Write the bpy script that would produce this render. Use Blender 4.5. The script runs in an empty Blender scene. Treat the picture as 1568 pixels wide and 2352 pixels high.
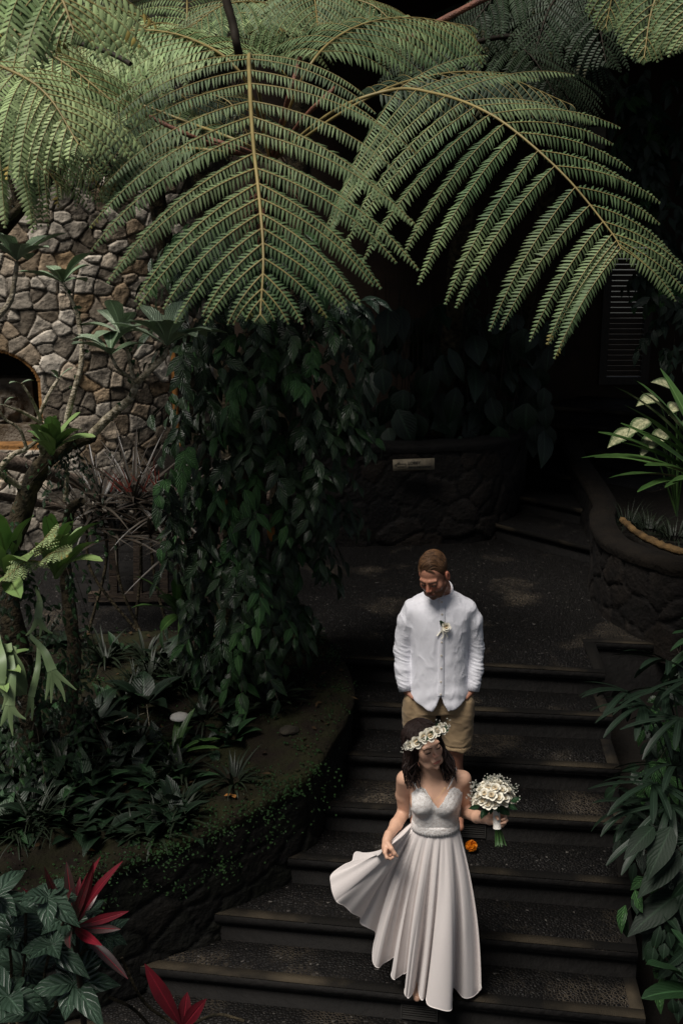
import bpy, math, random
import numpy as np
from mathutils import Vector
R = math.radians
rng = np.random.default_rng(7)
random.seed(7)
sc = bpy.context.scene
# ---------------------------------------------------------------- camera
FPX = 2521.0; TH = R(13.12); HC = 2.82
cd = bpy.data.cameras.new('camera'); cam = bpy.data.objects.new('camera', cd)
sc.collection.objects.link(cam); sc.camera = cam
cam.location = (0, 0, HC); cam.rotation_euler = (R(90) - TH, 0, 0)
cd.sensor_fit = 'VERTICAL'; cd.sensor_height = 36; cd.lens = FPX / 2352 * 36
cd.clip_start = 0.05; cd.clip_end = 500
cd.dof.use_dof = True; cd.dof.focus_distance = 5.8; cd.dof.aperture_fstop = 8.0
# ---------------------------------------------------------------- light
SUN_EL = R(60); SUN_AZ = R(-40)          # azimuth measured from behind the camera, towards the left
w = bpy.data.worlds.new('World'); sc.world = w; w.use_nodes = True
nt = w.node_tree; sky = nt.nodes.new('ShaderNodeTexSky'); sky.sky_type = 'NISHITA'; sky.sun_disc = False
sdir = Vector((math.sin(SUN_AZ) * math.cos(SUN_EL), -math.cos(SUN_AZ) * math.cos(SUN_EL), math.sin(SUN_EL)))
sky.sun_elevation = SUN_EL; sky.sun_rotation = math.atan2(sdir.x, sdir.y)
bg = nt.nodes['Background']; hz = nt.nodes.new('ShaderNodeHueSaturation'); hz.inputs['Saturation'].default_value = .5; nt.links.new(sky.outputs[0], hz.inputs['Color']); nt.links.new(hz.outputs[0], bg.inputs[0]); bg.inputs[1].default_value = 0.028
sl = bpy.data.lights.new('sun', 'SUN'); sl.energy = 3.4; sl.angle = R(26); sl.color = (1.0, 0.94, 0.87)
so = bpy.data.objects.new('sun', sl); sc.collection.objects.link(so)
so.rotation_euler = sdir.to_track_quat('Z', 'Y').to_euler()
vs = sc.view_settings; vs.view_transform = 'Standard'; vs.look = 'None'; vs.gamma = 1; vs.exposure = 0.33
sc.cycles.max_bounces = 5; sc.cycles.transparent_max_bounces = 8
# ---------------------------------------------------------------- picture <-> place
CT, ST = math.cos(TH), math.sin(TH)
def ray(px, py):
    dx = (px - 784) / FPX; dy = (1176 - py) / FPX
    return np.array([dx, CT + dy * ST, -ST + dy * CT])
def at(px, py, Y):
    r = ray(px, py); return r * (Y / r[1]) + np.array([0, 0, HC])
def gz(px, py, z):
    r = ray(px, py); return r * ((z - HC) / r[2]) + np.array([0, 0, HC])
def nrm(a):
    a = np.asarray(a, float); return a / (np.linalg.norm(a, axis=-1, keepdims=True) + 1e-12)
# ---------------------------------------------------------------- noise
def _h(i, j, k, s):
    n = (i * 73856093) ^ (j * 19349663) ^ (k * 83492791) ^ (s * 2654435)
    n = (n ^ (n >> 13)) * 1274126177 & 0x7fffffff
    return ((n ^ (n >> 16)) & 0xffff) / 65535.0
def vnoise(p, s=0):
    p = np.asarray(p, float); f = np.floor(p).astype(np.int64); t = p - f; t = t * t * (3 - 2 * t)
    o = 0
    for a in (0, 1):
        for b in (0, 1):
            for c in (0, 1):
                wgt = (t[..., 0] if a else 1 - t[..., 0]) * (t[..., 1] if b else 1 - t[..., 1]) * (t[..., 2] if c else 1 - t[..., 2])
                o = o + wgt * _h(f[..., 0] + a, f[..., 1] + b, f[..., 2] + c, s)
    return o * 2 - 1
def fbm(p, s=0, n=3):
    o = 0; a = 1.0; p = np.asarray(p, float)
    for k in range(n):
        o = o + a * vnoise(p, s + k); p = p * 2.03; a *= .5
    return o / 1.75
# ---------------------------------------------------------------- materials
def new_mat(name):
    m = bpy.data.materials.new(name); m.use_nodes = True
    return m, m.node_tree, m.node_tree.nodes['Principled BSDF']
def mat(name, col, rough=.6, spec=.5, noise=0.0, nscale=20, bump=0.0, bscale=60, col2=None, metal=0, sheen=0, sss=0, stretch=(1, 1, 1)):
    m, t, b = new_mat(name)
    b.inputs['Base Color'].default_value = (*col, 1); b.inputs['Roughness'].default_value = rough
    b.inputs['Specular IOR Level'].default_value = spec; b.inputs['Metallic'].default_value = metal
    if sheen: b.inputs['Sheen Weight'].default_value = sheen
    if sss:
        b.inputs['Subsurface Weight'].default_value = sss; b.inputs['Subsurface Radius'].default_value = (.012, .005, .003); b.inputs['Subsurface Scale'].default_value = 1
    tc = t.nodes.new('ShaderNodeTexCoord'); mp = t.nodes.new('ShaderNodeMapping'); mp.inputs[3].default_value = stretch
    t.links.new(tc.outputs['Object'], mp.inputs[0])
    if noise or col2:
        n = t.nodes.new('ShaderNodeTexNoise'); n.inputs['Scale'].default_value = nscale; n.inputs['Detail'].default_value = 6
        t.links.new(mp.outputs[0], n.inputs[0])
        rr = t.nodes.new('ShaderNodeValToRGB'); e = rr.color_ramp.elements
        c2 = col2 or tuple(c * (1 - noise) for c in col)
        e[0].position = .35; e[0].color = (*c2, 1); e[1].position = .65; e[1].color = (*col, 1)
        t.links.new(n.outputs[0], rr.inputs[0]); t.links.new(rr.outputs[0], b.inputs['Base Color'])
    if bump:
        n = t.nodes.new('ShaderNodeTexNoise'); n.inputs['Scale'].default_value = bscale; n.inputs['Detail'].default_value = 5
        t.links.new(mp.outputs[0], n.inputs[0]); bp = t.nodes.new('ShaderNodeBump'); bp.inputs['Strength'].default_value = bump
        bp.inputs['Distance'].default_value = .02; t.links.new(n.outputs[0], bp.inputs['Height']); t.links.new(bp.outputs[0], b.inputs['Normal'])
    return m
def mix(t, fac, a, b, mode='MIX'):
    n = t.nodes.new('ShaderNodeMix'); n.data_type = 'RGBA'; n.blend_type = mode
    for i, v in ((0, fac), (6, a), (7, b)):
        if isinstance(v, (tuple, float, int)): n.inputs[i].default_value = (*v, 1) if isinstance(v, tuple) else v
        else: t.links.new(v, n.inputs[i])
    return n.outputs[2]
def mth(t, op, a, b=None, c=None):
    n = t.nodes.new('ShaderNodeMath'); n.operation = op
    for i, v in enumerate((a, b, c)):
        if v is None: continue
        if isinstance(v, (int, float)): n.inputs[i].default_value = v
        else: t.links.new(v, n.inputs[i])
    return n.outputs[0]
def ramp(t, src, *stops):
    r = t.nodes.new('ShaderNodeValToRGB'); e = r.color_ramp.elements
    while len(e) < len(stops): e.new(.5)
    for k, (p, c) in enumerate(stops):
        e[k].position = p; e[k].color = (*c, 1) if isinstance(c, tuple) else (c, c, c, 1)
    t.links.new(src, r.inputs[0]); return r.outputs[0]
def leaf_mat(name, col, tip=None, vein=None, rough=.38, veins=9, vstr=.5, spec=.5, bump=.6, trans=0.0, red=None, spots=None):
    """leaf with a midrib, slanting side veins and colour drift from leaf to leaf (UV: u across, v along)"""
    m, t, b = new_mat(name)
    b.inputs['Roughness'].default_value = rough; b.inputs['Specular IOR Level'].default_value = spec
    uv = t.nodes.new('ShaderNodeUVMap'); sx = t.nodes.new('ShaderNodeSeparateXYZ'); t.links.new(uv.outputs[0], sx.inputs[0])
    a = mth(t, 'ABSOLUTE', mth(t, 'SUBTRACT', sx.outputs[0], .5))
    mid = ramp(t, a, (0, 1.0), (.07, 0.0))
    ph = mth(t, 'SUBTRACT', mth(t, 'MULTIPLY', sx.outputs[1], veins * 6.283), mth(t, 'MULTIPLY', a, veins * 4.5))
    wv = mth(t, 'SINE', ph)
    side = ramp(t, wv, (.72, 0.0), (1.0, 1.0))
    geo = t.nodes.new('ShaderNodeTexCoord')
    n = t.nodes.new('ShaderNodeTexNoise'); n.inputs['Scale'].default_value = 3.5; n.inputs['Detail'].default_value = 3; t.links.new(geo.outputs['Object'], n.inputs[0])
    c2 = tip or tuple(c * .55 for c in col)
    base = ramp(t, n.outputs[0], (.35, c2), (.65, col))
    if red: base = mix(t, ramp(t, mth(t, 'ADD', a, mth(t, 'MULTIPLY', n.outputs[0], .3)), (.25, 1.0), (.5, 0.0)), red, base)
    if spots:
        n2 = t.nodes.new('ShaderNodeTexNoise'); n2.inputs['Scale'].default_value = 40; t.links.new(geo.outputs['Object'], n2.inputs[0])
        f = mth(t, 'MULTIPLY', ramp(t, a, (.26, 1.0), (.42, 0.0)), ramp(t, n2.outputs[0], (.4, .4), (.6, 1.0)))
        base = mix(t, f, base, spots)
    v = vein or tuple(min(1, c * 2.2 + .01) for c in col)
    base = mix(t, mth(t, 'MULTIPLY', mid, .7), base, v); base = mix(t, mth(t, 'MULTIPLY', side, vstr * .5), base, v)
    t.links.new(base, b.inputs['Base Color'])
    bp = t.nodes.new('ShaderNodeBump'); bp.inputs['Strength'].default_value = bump; bp.inputs['Distance'].default_value = .012
    hgt = mth(t, 'MULTIPLY', mth(t, 'ADD', side, mid), -1.0); 
    t.links.new(mth(t, 'ADD', mth(t, 'MULTIPLY', wv, -.35), hgt), bp.inputs['Height']); t.links.new(bp.outputs[0], b.inputs['Normal'])
    return m
def col_mat(name, rough=.8, spec=.3, bump=.5, bscale=40, sss=0, noise=.35, nscale=15, sheen=0, dist=.02):
    """base colour from the mesh's own colour attribute, broken up by noise"""
    m, t, b = new_mat(name); b.inputs['Roughness'].default_value = rough; b.inputs['Specular IOR Level'].default_value = spec
    a = t.nodes.new('ShaderNodeAttribute'); a.attribute_name = 'Col'
    tc = t.nodes.new('ShaderNodeTexCoord'); n = t.nodes.new('ShaderNodeTexNoise'); n.inputs['Scale'].default_value = nscale; n.inputs['Detail'].default_value = 7
    t.links.new(tc.outputs['Object'], n.inputs[0])
    t.links.new(mix(t, 1.0, a.outputs[0], ramp(t, n.outputs[0], (.3, 1 - noise), (.7, 1.0)), 'MULTIPLY'), b.inputs['Base Color'])
    if bump:
        n2 = t.nodes.new('ShaderNodeTexNoise'); n2.inputs['Scale'].default_value = bscale; n2.inputs['Detail'].default_value = 6; t.links.new(tc.outputs['Object'], n2.inputs[0])
        bp = t.nodes.new('ShaderNodeBump'); bp.inputs['Strength'].default_value = bump; bp.inputs['Distance'].default_value = dist
        t.links.new(n2.outputs[0], bp.inputs['Height']); t.links.new(bp.outputs[0], b.inputs['Normal'])
    if sss:
        b.inputs['Subsurface Weight'].default_value = sss; b.inputs['Subsurface Radius'].default_value = (.010, .004, .002); b.inputs['Subsurface Scale'].default_value = 1
    if sheen: b.inputs['Sheen Weight'].default_value = sheen
    return m
# ---------------------------------------------------------------- objects
COL = sc.collection
def link(o, parent=None):
    COL.objects.link(o)
    if parent is not None: o.parent = parent
    return o
def thing(name, label, cat, loc=(0, 0, 0), group=None):
    o = bpy.data.objects.new(name, None); o.empty_display_size = .1; link(o); o.location = tuple(map(float, loc))
    o['label'] = label; o['category'] = cat
    if group: o['group'] = group
    return o
def tag(o, label=None, cat=None, group=None, kind=None):
    for k, v in (('label', label), ('category', cat), ('group', group), ('kind', kind)):
        if v: o[k] = v
    return o
class MB:
    """collects geometry (world coordinates) and links it as ONE mesh"""
    def __init__(s): s.v = []; s.f = []; s.m = []; s.uv = []; s.c = []; s.n = 0; s.anyuv = False; s.anyc = False
    def add(s, v, f, m=0, uv=None, col=None):
        v = np.asarray(v, float).reshape(-1, 3); f = [tuple(int(i) + s.n for i in q) for q in f]
        s.v.append(v); s.f += f; s.m += [m] * len(f) if isinstance(m, int) else list(m); s.n += len(v)
        s.uv.append(np.zeros((len(v), 2)) if uv is None else np.asarray(uv).reshape(-1, 2)); s.anyuv |= uv is not None
        s.c.append(np.ones((len(v), 3)) if col is None else np.broadcast_to(np.asarray(col, float), (len(v), 3))); s.anyc |= col is not None
        return s
    def build(s, name, mats, parent=None, smooth=True):
        V = np.concatenate(s.v) if s.v else np.zeros((0, 3))
        if parent is not None:
            q = parent; off = np.zeros(3)
            while q is not None: off += np.array(q.location); q = q.parent
            V = V - off
        else: off = V.mean(0) * 0
        me = bpy.data.meshes.new(name); me.from_pydata(V.tolist(), [], s.f)
        if not isinstance(mats, (list, tuple)): mats = [mats]
        for m in mats: me.materials.append(m)
        me.polygons.foreach_set('material_index', np.array(s.m, np.int32))
        me.polygons.foreach_set('use_smooth', np.full(len(s.f), smooth))
        if s.anyuv:
            li = np.empty(len(me.loops), np.int32); me.loops.foreach_get('vertex_index', li)
            me.uv_layers.new(name='UVMap').data.foreach_set('uv', np.concatenate(s.uv)[li].astype(np.float32).ravel())
        if s.anyc:
            a = me.color_attributes.new('Col', 'FLOAT_COLOR', 'POINT')
            c = np.concatenate(s.c); a.data.foreach_set('color', np.hstack([c, np.ones((len(c), 1))]).astype(np.float32).ravel())
        me.update(); return link(bpy.data.objects.new(name, me), parent)
    # shapes
    def grid(s, G, m=0, uv=None, col=None, closeu=False, closev=False, flip=False):
        nu, nv = G.shape[:2]; f = []
        for i in range(nu if closeu else nu - 1):
            for j in range(nv if closev else nv - 1):
                a = i * nv + j; b = ((i + 1) % nu) * nv + j; c = ((i + 1) % nu) * nv + (j + 1) % nv; d = i * nv + (j + 1) % nv
                f.append((a, d, c, b) if flip else (a, b, c, d))
        return s.add(G.reshape(-1, 3), f, m, uv, None if col is None else (col.reshape(-1, 3) if np.ndim(col) == 3 else col))
    def tube(s, pts, rad, seg=8, m=0, col=None, jit=0, cap=True, flat=1.0, up=(0, 0, 1)):
        pts = np.asarray(pts, float); n = len(pts); rad = np.broadcast_to(np.asarray(rad, float), (n,))
        T = nrm(np.gradient(pts, axis=0)); a = nrm(np.cross(T, up) + 1e-6); b = np.cross(a, T)
        for i in range(1, n):
            if (a[i] * a[i - 1]).sum() < 0: a[i] = -a[i]; b[i] = -b[i]
        th = np.arange(seg) * 2 * np.pi / seg
        r = rad[:, None] * (1 + (jit * rng.standard_normal((n, seg)) if jit else 0))
        G = pts[:, None] + (np.cos(th)[None, :, None] * a[:, None] + flat * np.sin(th)[None, :, None] * b[:, None]) * r[..., None]
        uv = np.stack(np.meshgrid(np.linspace(0, 1, n), np.arange(seg) / seg, indexing='ij'), -1)[..., ::-1]
        base = s.n; s.grid(G, m, uv, col, closev=True)
        if cap:
            s.f.append(tuple(base + j for j in range(seg))[::-1]); s.m.append(m)
            s.f.append(tuple(base + (n - 1) * seg + j for j in range(seg))); s.m.append(m)
        return s
    def box(s, lo, hi, m=0, M=None, col=None):
        lo = np.array(lo, float); hi = np.array(hi, float)
        v = np.array([[(lo, hi)[i][0], (lo, hi)[j][1], (lo, hi)[k][2]] for i in (0, 1) for j in (0, 1) for k in (0, 1)])
        if M is not None: v = M(v)
        return s.add(v, [(0, 1, 3, 2), (4, 6, 7, 5), (0, 4, 5, 1), (2, 3, 7, 6), (0, 2, 6, 4), (1, 5, 7, 3)], m, None, col)
    def prism(s, poly, z0, z1, m=0, side=None):
        """poly: (n,2|3) counter-clockwise; z1 top, z0 bottom"""
        n = len(poly); p = np.asarray(poly, float)[:, :2]
        v = np.vstack([np.c_[p, np.broadcast_to(z0, n)], np.c_[p, np.broadcast_to(z1, n)]])
        f = [tuple(range(n, 2 * n)), tuple(range(n))[::-1]] + [(i, (i + 1) % n, n + (i + 1) % n, n + i) for i in range(n)]
        return s.add(v, f, [m, m] + [m if side is None else side] * n)
    def leaves(s, P, D, N, L, W, bend=.6, fold=.15, seg=5, prof=None, m=0, wave=0, col=None):
        """many leaves at once; P base, D direction, N upper side, L length, W full width"""
        P = np.atleast_2d(P).astype(float); n = len(P)
        D = nrm(np.broadcast_to(D, (n, 3))); N = np.broadcast_to(N, (n, 3)).astype(float)
        S = nrm(np.cross(D, N)); N = np.cross(S, D)
        L = np.broadcast_to(L, (n,)).astype(float); W = np.broadcast_to(W, (n,)).astype(float)
        bend = np.broadcast_to(bend, (n,)).astype(float); bend = np.where(np.abs(bend) < 1e-3, 1e-3, bend)
        v = np.linspace(0, 1, seg + 1)
        if prof is None: wp = np.sin(np.pi * np.clip(v, 0, 1) ** .72) ** .8
        else: wp = np.interp(v, *prof)
        wp = np.maximum(wp, .02)
        A = bend[:, None] * v
        yy = L[:, None] * np.sin(A) / bend[:, None]; zz = -L[:, None] * (1 - np.cos(A)) / bend[:, None]
        c = P[:, None] + D[:, None] * yy[..., None] + N[:, None] * zz[..., None]
        nn = N[:, None] * np.cos(A)[..., None] + D[:, None] * np.sin(A)[..., None]
        hw = .5 * W[:, None] * wp[None]
        wv = wave * W[:, None] * np.sin(v * 17 + rng.random((n, 1)) * 6) if wave else 0
        l = c - S[:, None] * hw[..., None] + nn * (hw * fold + wv)[..., None]; r = c + S[:, None] * hw[..., None] + nn * (hw * fold - wv)[..., None]
        V = np.stack([l, c, r], 2).reshape(n, -1, 3)
        k = (seg + 1) * 3; uvt = np.array([[u, q] for q in v for u in (0, .5, 1)])
        ft = []
        for i in range(seg):
            for j in (0, 1): a = i * 3 + j; ft.append((a, a + 1, a + 4, a + 3))
        ft = np.array(ft); F = (ft[None] + (np.arange(n) * k)[:, None, None]).reshape(-1, 4)
        cc = None if col is None else np.repeat(np.broadcast_to(col, (n, 3)), k, 0)
        return s.add(V, F.tolist(), m, np.tile(uvt, (n, 1)), cc)
def spline(pts, n, closed=False):
    """Catmull-Rom through pts"""
    p = np.asarray(pts, float)
    if closed: q = np.vstack([p[-1], p, p[0], p[1]]); seg = len(p)
    else: q = np.vstack([2 * p[0] - p[1], p, 2 * p[-1] - p[-2]]); seg = len(p) - 1
    t = np.linspace(0, seg, n, endpoint=not closed); i = np.minimum(t.astype(int), seg - 1); f = (t - i)[:, None]
    a, b, c, d = q[i], q[i + 1], q[i + 2], q[i + 3]
    return .5 * ((2 * b) + (c - a) * f + (2 * a - 5 * b + 4 * c - d) * f ** 2 + (3 * b - a - 3 * c + d) * f ** 3)
UP = np.array([0, 0, 1.0])
# ================================================================ THE SETTING
def pebble_mat(name, sc_=52, dark=(.004, .004, .0045), light=(.014, .0125, .0115), mortar=(.007, .006, .005)):
    m, t, b = new_mat(name); tc = t.nodes.new('ShaderNodeTexCoord')
    wn = t.nodes.new('ShaderNodeTexNoise'); wn.inputs['Scale'].default_value = 9; t.links.new(tc.outputs['Object'], wn.inputs[0])
    wm = t.nodes.new('ShaderNodeVectorMath'); wm.operation = 'SCALE'; wm.inputs['Scale'].default_value = .035; t.links.new(wn.outputs['Color'], wm.inputs[0])
    ad = t.nodes.new('ShaderNodeVectorMath'); ad.operation = 'ADD'; t.links.new(tc.outputs['Object'], ad.inputs[0]); t.links.new(wm.outputs[0], ad.inputs[1])
    v1 = t.nodes.new('ShaderNodeTexVoronoi'); v1.feature = 'DISTANCE_TO_EDGE'; v1.inputs['Scale'].default_value = sc_
    v2 = t.nodes.new('ShaderNodeTexVoronoi'); v2.inputs['Scale'].default_value = sc_
    for v in (v1, v2): t.links.new(ad.outputs[0], v.inputs['Vector']); v.inputs['Randomness'].default_value = .9
    sep = t.nodes.new('ShaderNodeSeparateColor'); t.links.new(v2.outputs['Color'], sep.inputs[0])
    peb = ramp(t, sep.outputs[0], (0, dark), (.8, light), (.975, tuple(c * 1.6 for c in light)), (1.0, (.12, .11, .10)))
    edge = ramp(t, v1.outputs['Distance'], (.05, 0.0), (.16, 1.0))
    n = t.nodes.new('ShaderNodeTexNoise'); n.inputs['Scale'].default_value = 1.6; n.inputs['Detail'].default_value = 5; t.links.new(tc.outputs['Object'], n.inputs[0])
    worn = ramp(t, n.outputs[0], (.57, mortar), (.74, (.13, .105, .075)))
    c = mix(t, edge, worn, peb); t.links.new(c, b.inputs['Base Color'])
    b.inputs['Roughness'].default_value = .62; b.inputs['Specular IOR Level'].default_value = .22
    bp = t.nodes.new('ShaderNodeBump'); bp.inputs['Strength'].default_value = .8; bp.inputs['Distance'].default_value = .012
    t.links.new(ramp(t, v1.outputs['Distance'], (.0, 0.0), (.3, 1.0)), bp.inputs['Height']); t.links.new(bp.outputs[0], b.inputs['Normal'])
    return m
M = {}
M['pebble'] = pebble_mat('pebbles')
M['nosing'] = mat('worn_aggregate', (.060, .047, .030), .85, .2, col2=(.0065, .0056, .0045), nscale=1.9, bump=.5, bscale=160)
for n_ in M['nosing'].node_tree.nodes:
    if n_.type == 'VALTORGB': n_.color_ramp.elements[0].position = .45; n_.color_ramp.elements[1].position = .66
M['riser'] = mat('dark_riser', (.006, .005, .0042), .85, .3, noise=.5, nscale=6, bump=.6, bscale=25)
M['soil'] = mat('mossy_soil', (.014, .015, .0045), .95, .2, col2=(.008, .005, .003), nscale=5, bump=1.0, bscale=35)
M['darksoil'] = mat('dark_soil', (.006, .0045, .003), .95, .2, noise=.5, nscale=5, bump=1.0, bscale=30)
M['stone'] = col_mat('rubble_stone', .8, .3, .7, 30, noise=.65, nscale=11)
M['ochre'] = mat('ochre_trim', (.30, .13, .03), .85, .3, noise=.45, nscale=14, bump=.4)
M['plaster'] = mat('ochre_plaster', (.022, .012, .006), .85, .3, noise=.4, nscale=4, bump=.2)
M['wood'] = mat('weathered_wood', (.06, .042, .028), .8, .3, col2=(.018, .013, .01), nscale=6, bump=.6, bscale=20, stretch=(1, 1, 8))
M['railwood'] = mat('weathered_rail', (.26, .20, .155), .75, .3, col2=(.09, .065, .05), nscale=7, bump=.7, bscale=22, stretch=(1.5, 8, 8))
M['darkwood'] = mat('dark_wood', (.02, .012, .007), .6, .4, noise=.5, nscale=8, bump=.3, bscale=20, stretch=(6, 6, 1))
M['shade_roof'] = mat('shade_thatch', (.06, .045, .028), .95, .2, noise=.6, nscale=15, bump=1.0, bscale=40)
M['bark'] = mat('mossy_bark', (.07, .055, .032), .9, .2, col2=(.010, .009, .005), nscale=16, bump=1.0, bscale=50)
M['palebark'] = mat('pale_bark', (.52, .46, .35), .85, .25, col2=(.15, .125, .075), nscale=30, bump=1.0, bscale=70)
M['moss'] = mat('dark_moss', (.03, .028, .01), .95, .2, col2=(.012, .010, .005), nscale=14, bump=1.0, bscale=60)
# ---- ground far around, below everything
G0 = MB(); gx = np.linspace(-30, 30, 61); gy = np.linspace(-12, 48, 61)
GX, GY = np.meshgrid(gx, gy, indexing='ij'); GZ = -2.2 + .15 * fbm(np.stack([GX * .3, GY * .3, GX * 0], -1), 3) + np.clip((GY - 12.5) * .6, 0, 2.4)
G0.grid(np.stack([GX, GY, GZ], -1)); tag(G0.build('ground', M['darksoil']), kind='structure')
# ---- flight of steps: nosing corners traced, each on its own level
RISE = .174; NT = .05
nosR = [(1388, 1563), (1405, 1664), (1423, 1785), (1440, 1911), (1451, 2053), (1463, 2209), (1480, 2362), (1496, 2530)]
nosL = [(785, 1527), (786, 1636), (768, 1750), (688, 1866), (603, 1985), (483, 2118), (350, 2243), (180, 2385)]
lev = []                                      # per level: right corner, left corner (world xy) at the nosing
for i in range(8):
    z = -i * RISE; a = gz(*nosR[i], z - NT); b = gz(*nosL[i], z - NT)
    d = (b - a); b = b + d / np.linalg.norm(d) * .55; lev.append((a[:2], b[:2], z))
for i in range(1, 8):
    a, b, z = lev[i]; ar, br, _ = lev[i - 1]
    ff = nrm(a - ar) ; back = nrm(np.array([-(b - a)[1], (b - a)[0]])); back = back if back[1] > 0 else -back
    ov = .025
    # riser block under the level above, the tread sheet, its worn edge strips and the nosing
    t = MB(); A0 = a - back * 0; B0 = b
    Ar = ar + back * .03; Br = br + back * .03
    t.prism([A0 + back * ov, Ar + back * .2, Br + back * .2, B0 + back * ov][::-1] if False else [B0 + back * ov, A0 + back * ov, Ar + back * .2, Br + back * .2], z - 1.4, z - NT, 0)
    t.box((0, 0, 0), (0, 0, 0)) if False else None
    st = t.build('step_core', M['riser']); tag(st, kind='structure'); st.name = 'steps'
    t = MB(); t.prism([B0, A0, Ar + back * .06, Br + back * .06], z - NT, z, 0, 1)
    o = t.build('steps', [M['pebble'], M['riser']]); tag(o, kind='structure')
    t = MB(); e = .0; wd = .075
    t.prism([B0, A0, A0 + back * wd, B0 + back * wd], z + .004, z + .006)
    rs = nrm(B0 - A0)
    t.prism([A0 + back * wd + rs * .075, A0 + back * wd, Ar, Ar + rs * .07], z + .004, z + .0062)
    tag(t.build('steps', M['nosing']), kind='structure')
# ---- landing and path
a, b, z = lev[0]; back = nrm(np.array([-(b - a)[1], (b - a)[0]])); back = back if back[1] > 0 else -back
cR = gz(1365, 1476, 0)[:2]; eR = gz(1500, 1482, 0)[:2]; eR = eR + (eR - cR) * .6
land = [b, a, cR, eR, [5, 9.2], [5, 12.5], [-8, 13], [-8, 8.1], gz(210, 1448, 0)[:2], gz(480, 1440, 0)[:2], gz(640, 1430, 0)[:2], gz(700, 1470, 0)[:2]]
t = MB(); t.prism(land, -NT, 0, 0, 1); tag(t.build('landing', [M['pebble'], M['riser']]), kind='structure')
t = MB(); t.prism([np.array(q) for q in ([b + back * .03, a + back * .03 - nrm(a - b) * .02, cR + np.array([-.03, .02]), eR + np.array([0, .03]), np.array([5, 9.2]), np.array([5, 12.5]), np.array([-8, 13]), np.array([-8, 8.2]), gz(640, 1430, 0)[:2], gz(700, 1470, 0)[:2]])], -2.0, -NT, 0)
tag(t.build('landing', M['riser']), kind='structure')
t = MB(); rs = nrm(b - a); t.prism([b, a, a + back * .07, b + back * .07], .004, .006)
dv = nrm(cR - a); t.prism([a + rs * .08 + back * .07, a + back * .07, cR, cR + rs * .09], .004, .0062)
dv = nrm(eR - cR); n2 = np.array([-dv[1], dv[0]]); t.prism([cR - dv * .09, eR, eR + n2 * .06, cR - dv * .09 + n2 * .06], .004, .0064)
tag(t.build('landing', M['nosing']), kind='structure')
# ---- rubble walls as displaced meshes
def rubble(nu, nv, U, V, sx, seed=1, joint=.05, mask=None, tones=None):
    """irregular stones in the (U,V) sheet (metres): relief (0 joint..1 face) and colour per grid point"""
    r = np.random.default_rng(seed)
    gu = int(math.ceil(U / sx)) + 3; gv = int(math.ceil(V / sx)) + 3
    cx = (np.arange(gu)[:, None] - 1 + .5 + r.uniform(-.47, .47, (gu, gv))) * sx
    cy = (np.arange(gv)[None] - 1 + .5 + r.uniform(-.42, .42, (gu, gv))) * sx
    sz = r.uniform(0, .42, (gu, gv)) * sx
    u = np.linspace(0, U, nu)[:, None] + np.zeros((1, nv)); v = np.linspace(0, V, nv)[None] + np.zeros((nu, 1))
    wn = np.stack([u * 7, v * 7, u * 0], -1); u2 = u + .018 * vnoise(wn, seed); v2 = v + .018 * vnoise(wn, seed + 9)
    iu = np.floor(u2 / sx).astype(int) + 1; iv = np.floor(v2 / sx).astype(int) + 1
    d1 = np.full(u.shape, 9.); d2 = d1.copy(); id1 = np.zeros(u.shape, int)
    for a_ in range(-2, 3):
        for b_ in range(-2, 3):
            ii = np.clip(iu + a_, 0, gu - 1); jj = np.clip(iv + b_, 0, gv - 1)
            d = np.hypot((u2 - cx[ii, jj]), (v2 - cy[ii, jj]) * 1.1) - sz[ii, jj]
            nw = d < d1; d2 = np.where(nw, d1, np.minimum(d2, d)); id1 = np.where(nw, ii * gv + jj, id1); d1 = np.where(nw, d, d1)
    e = d2 - d1; rel = np.clip(e / (joint), 0, 1) ** .6
    tone = r.random(gu * gv)[id1]; hue = r.random(gu * gv)[id1]; tilt = (r.random(gu * gv)[id1] - .5)
    rel = rel * (.75 + .5 * tone) + .25 * fbm(np.stack([u * 14, v * 14, tone * 9], -1), 4) * rel + .8 * tilt * np.clip((u2 - u2.mean()) * 0 + np.sin(tone * 50) * (d1 / sx), -1, 1)
    A = np.array(tones[0]); B = np.array(tones[1]); C = np.array(tones[2])
    c = A + (B - A) * tone[..., None] ** 1.3; c = c + (C - c) * (np.clip(hue - .6, 0, 1) * 1.6)[..., None]
    pat = np.clip(fbm(np.stack([u * 5, v * 5, hue * 20], -1), 8) * 1.4, 0, 1)[..., None]; c = c * (1 - .7 * pat)
    c = c * (.25 + .75 * np.clip(e / joint * 1.3, 0, 1))[..., None] * (1 - .6 * np.clip(fbm(np.stack([u * .9, v * .7, u * 0 + 5], -1), seed + 3) * 2.2, 0, 1))[..., None]
    return rel, c
# stone tower, left
TX, TY, TR = at(150, 900, 12.3)[0], 12.35, 1.85
nu, nv = 560, 520; ang = np.linspace(R(-178), R(12), nu); U = TR * R(190); z0, z1 = -.6, 4.9; V = z1 - z0
rel, c = rubble(nu, nv, U, V, .155, 5, .016, tones=((.20, .16, .115), (.86, .77, .64), (.52, .34, .17)))
zz = np.linspace(z0, z1, nv)[None] + np.zeros((nu, 1)); rad = TR + .045 * rel; A = ang[:, None] + np.zeros((1, nv))
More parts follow.
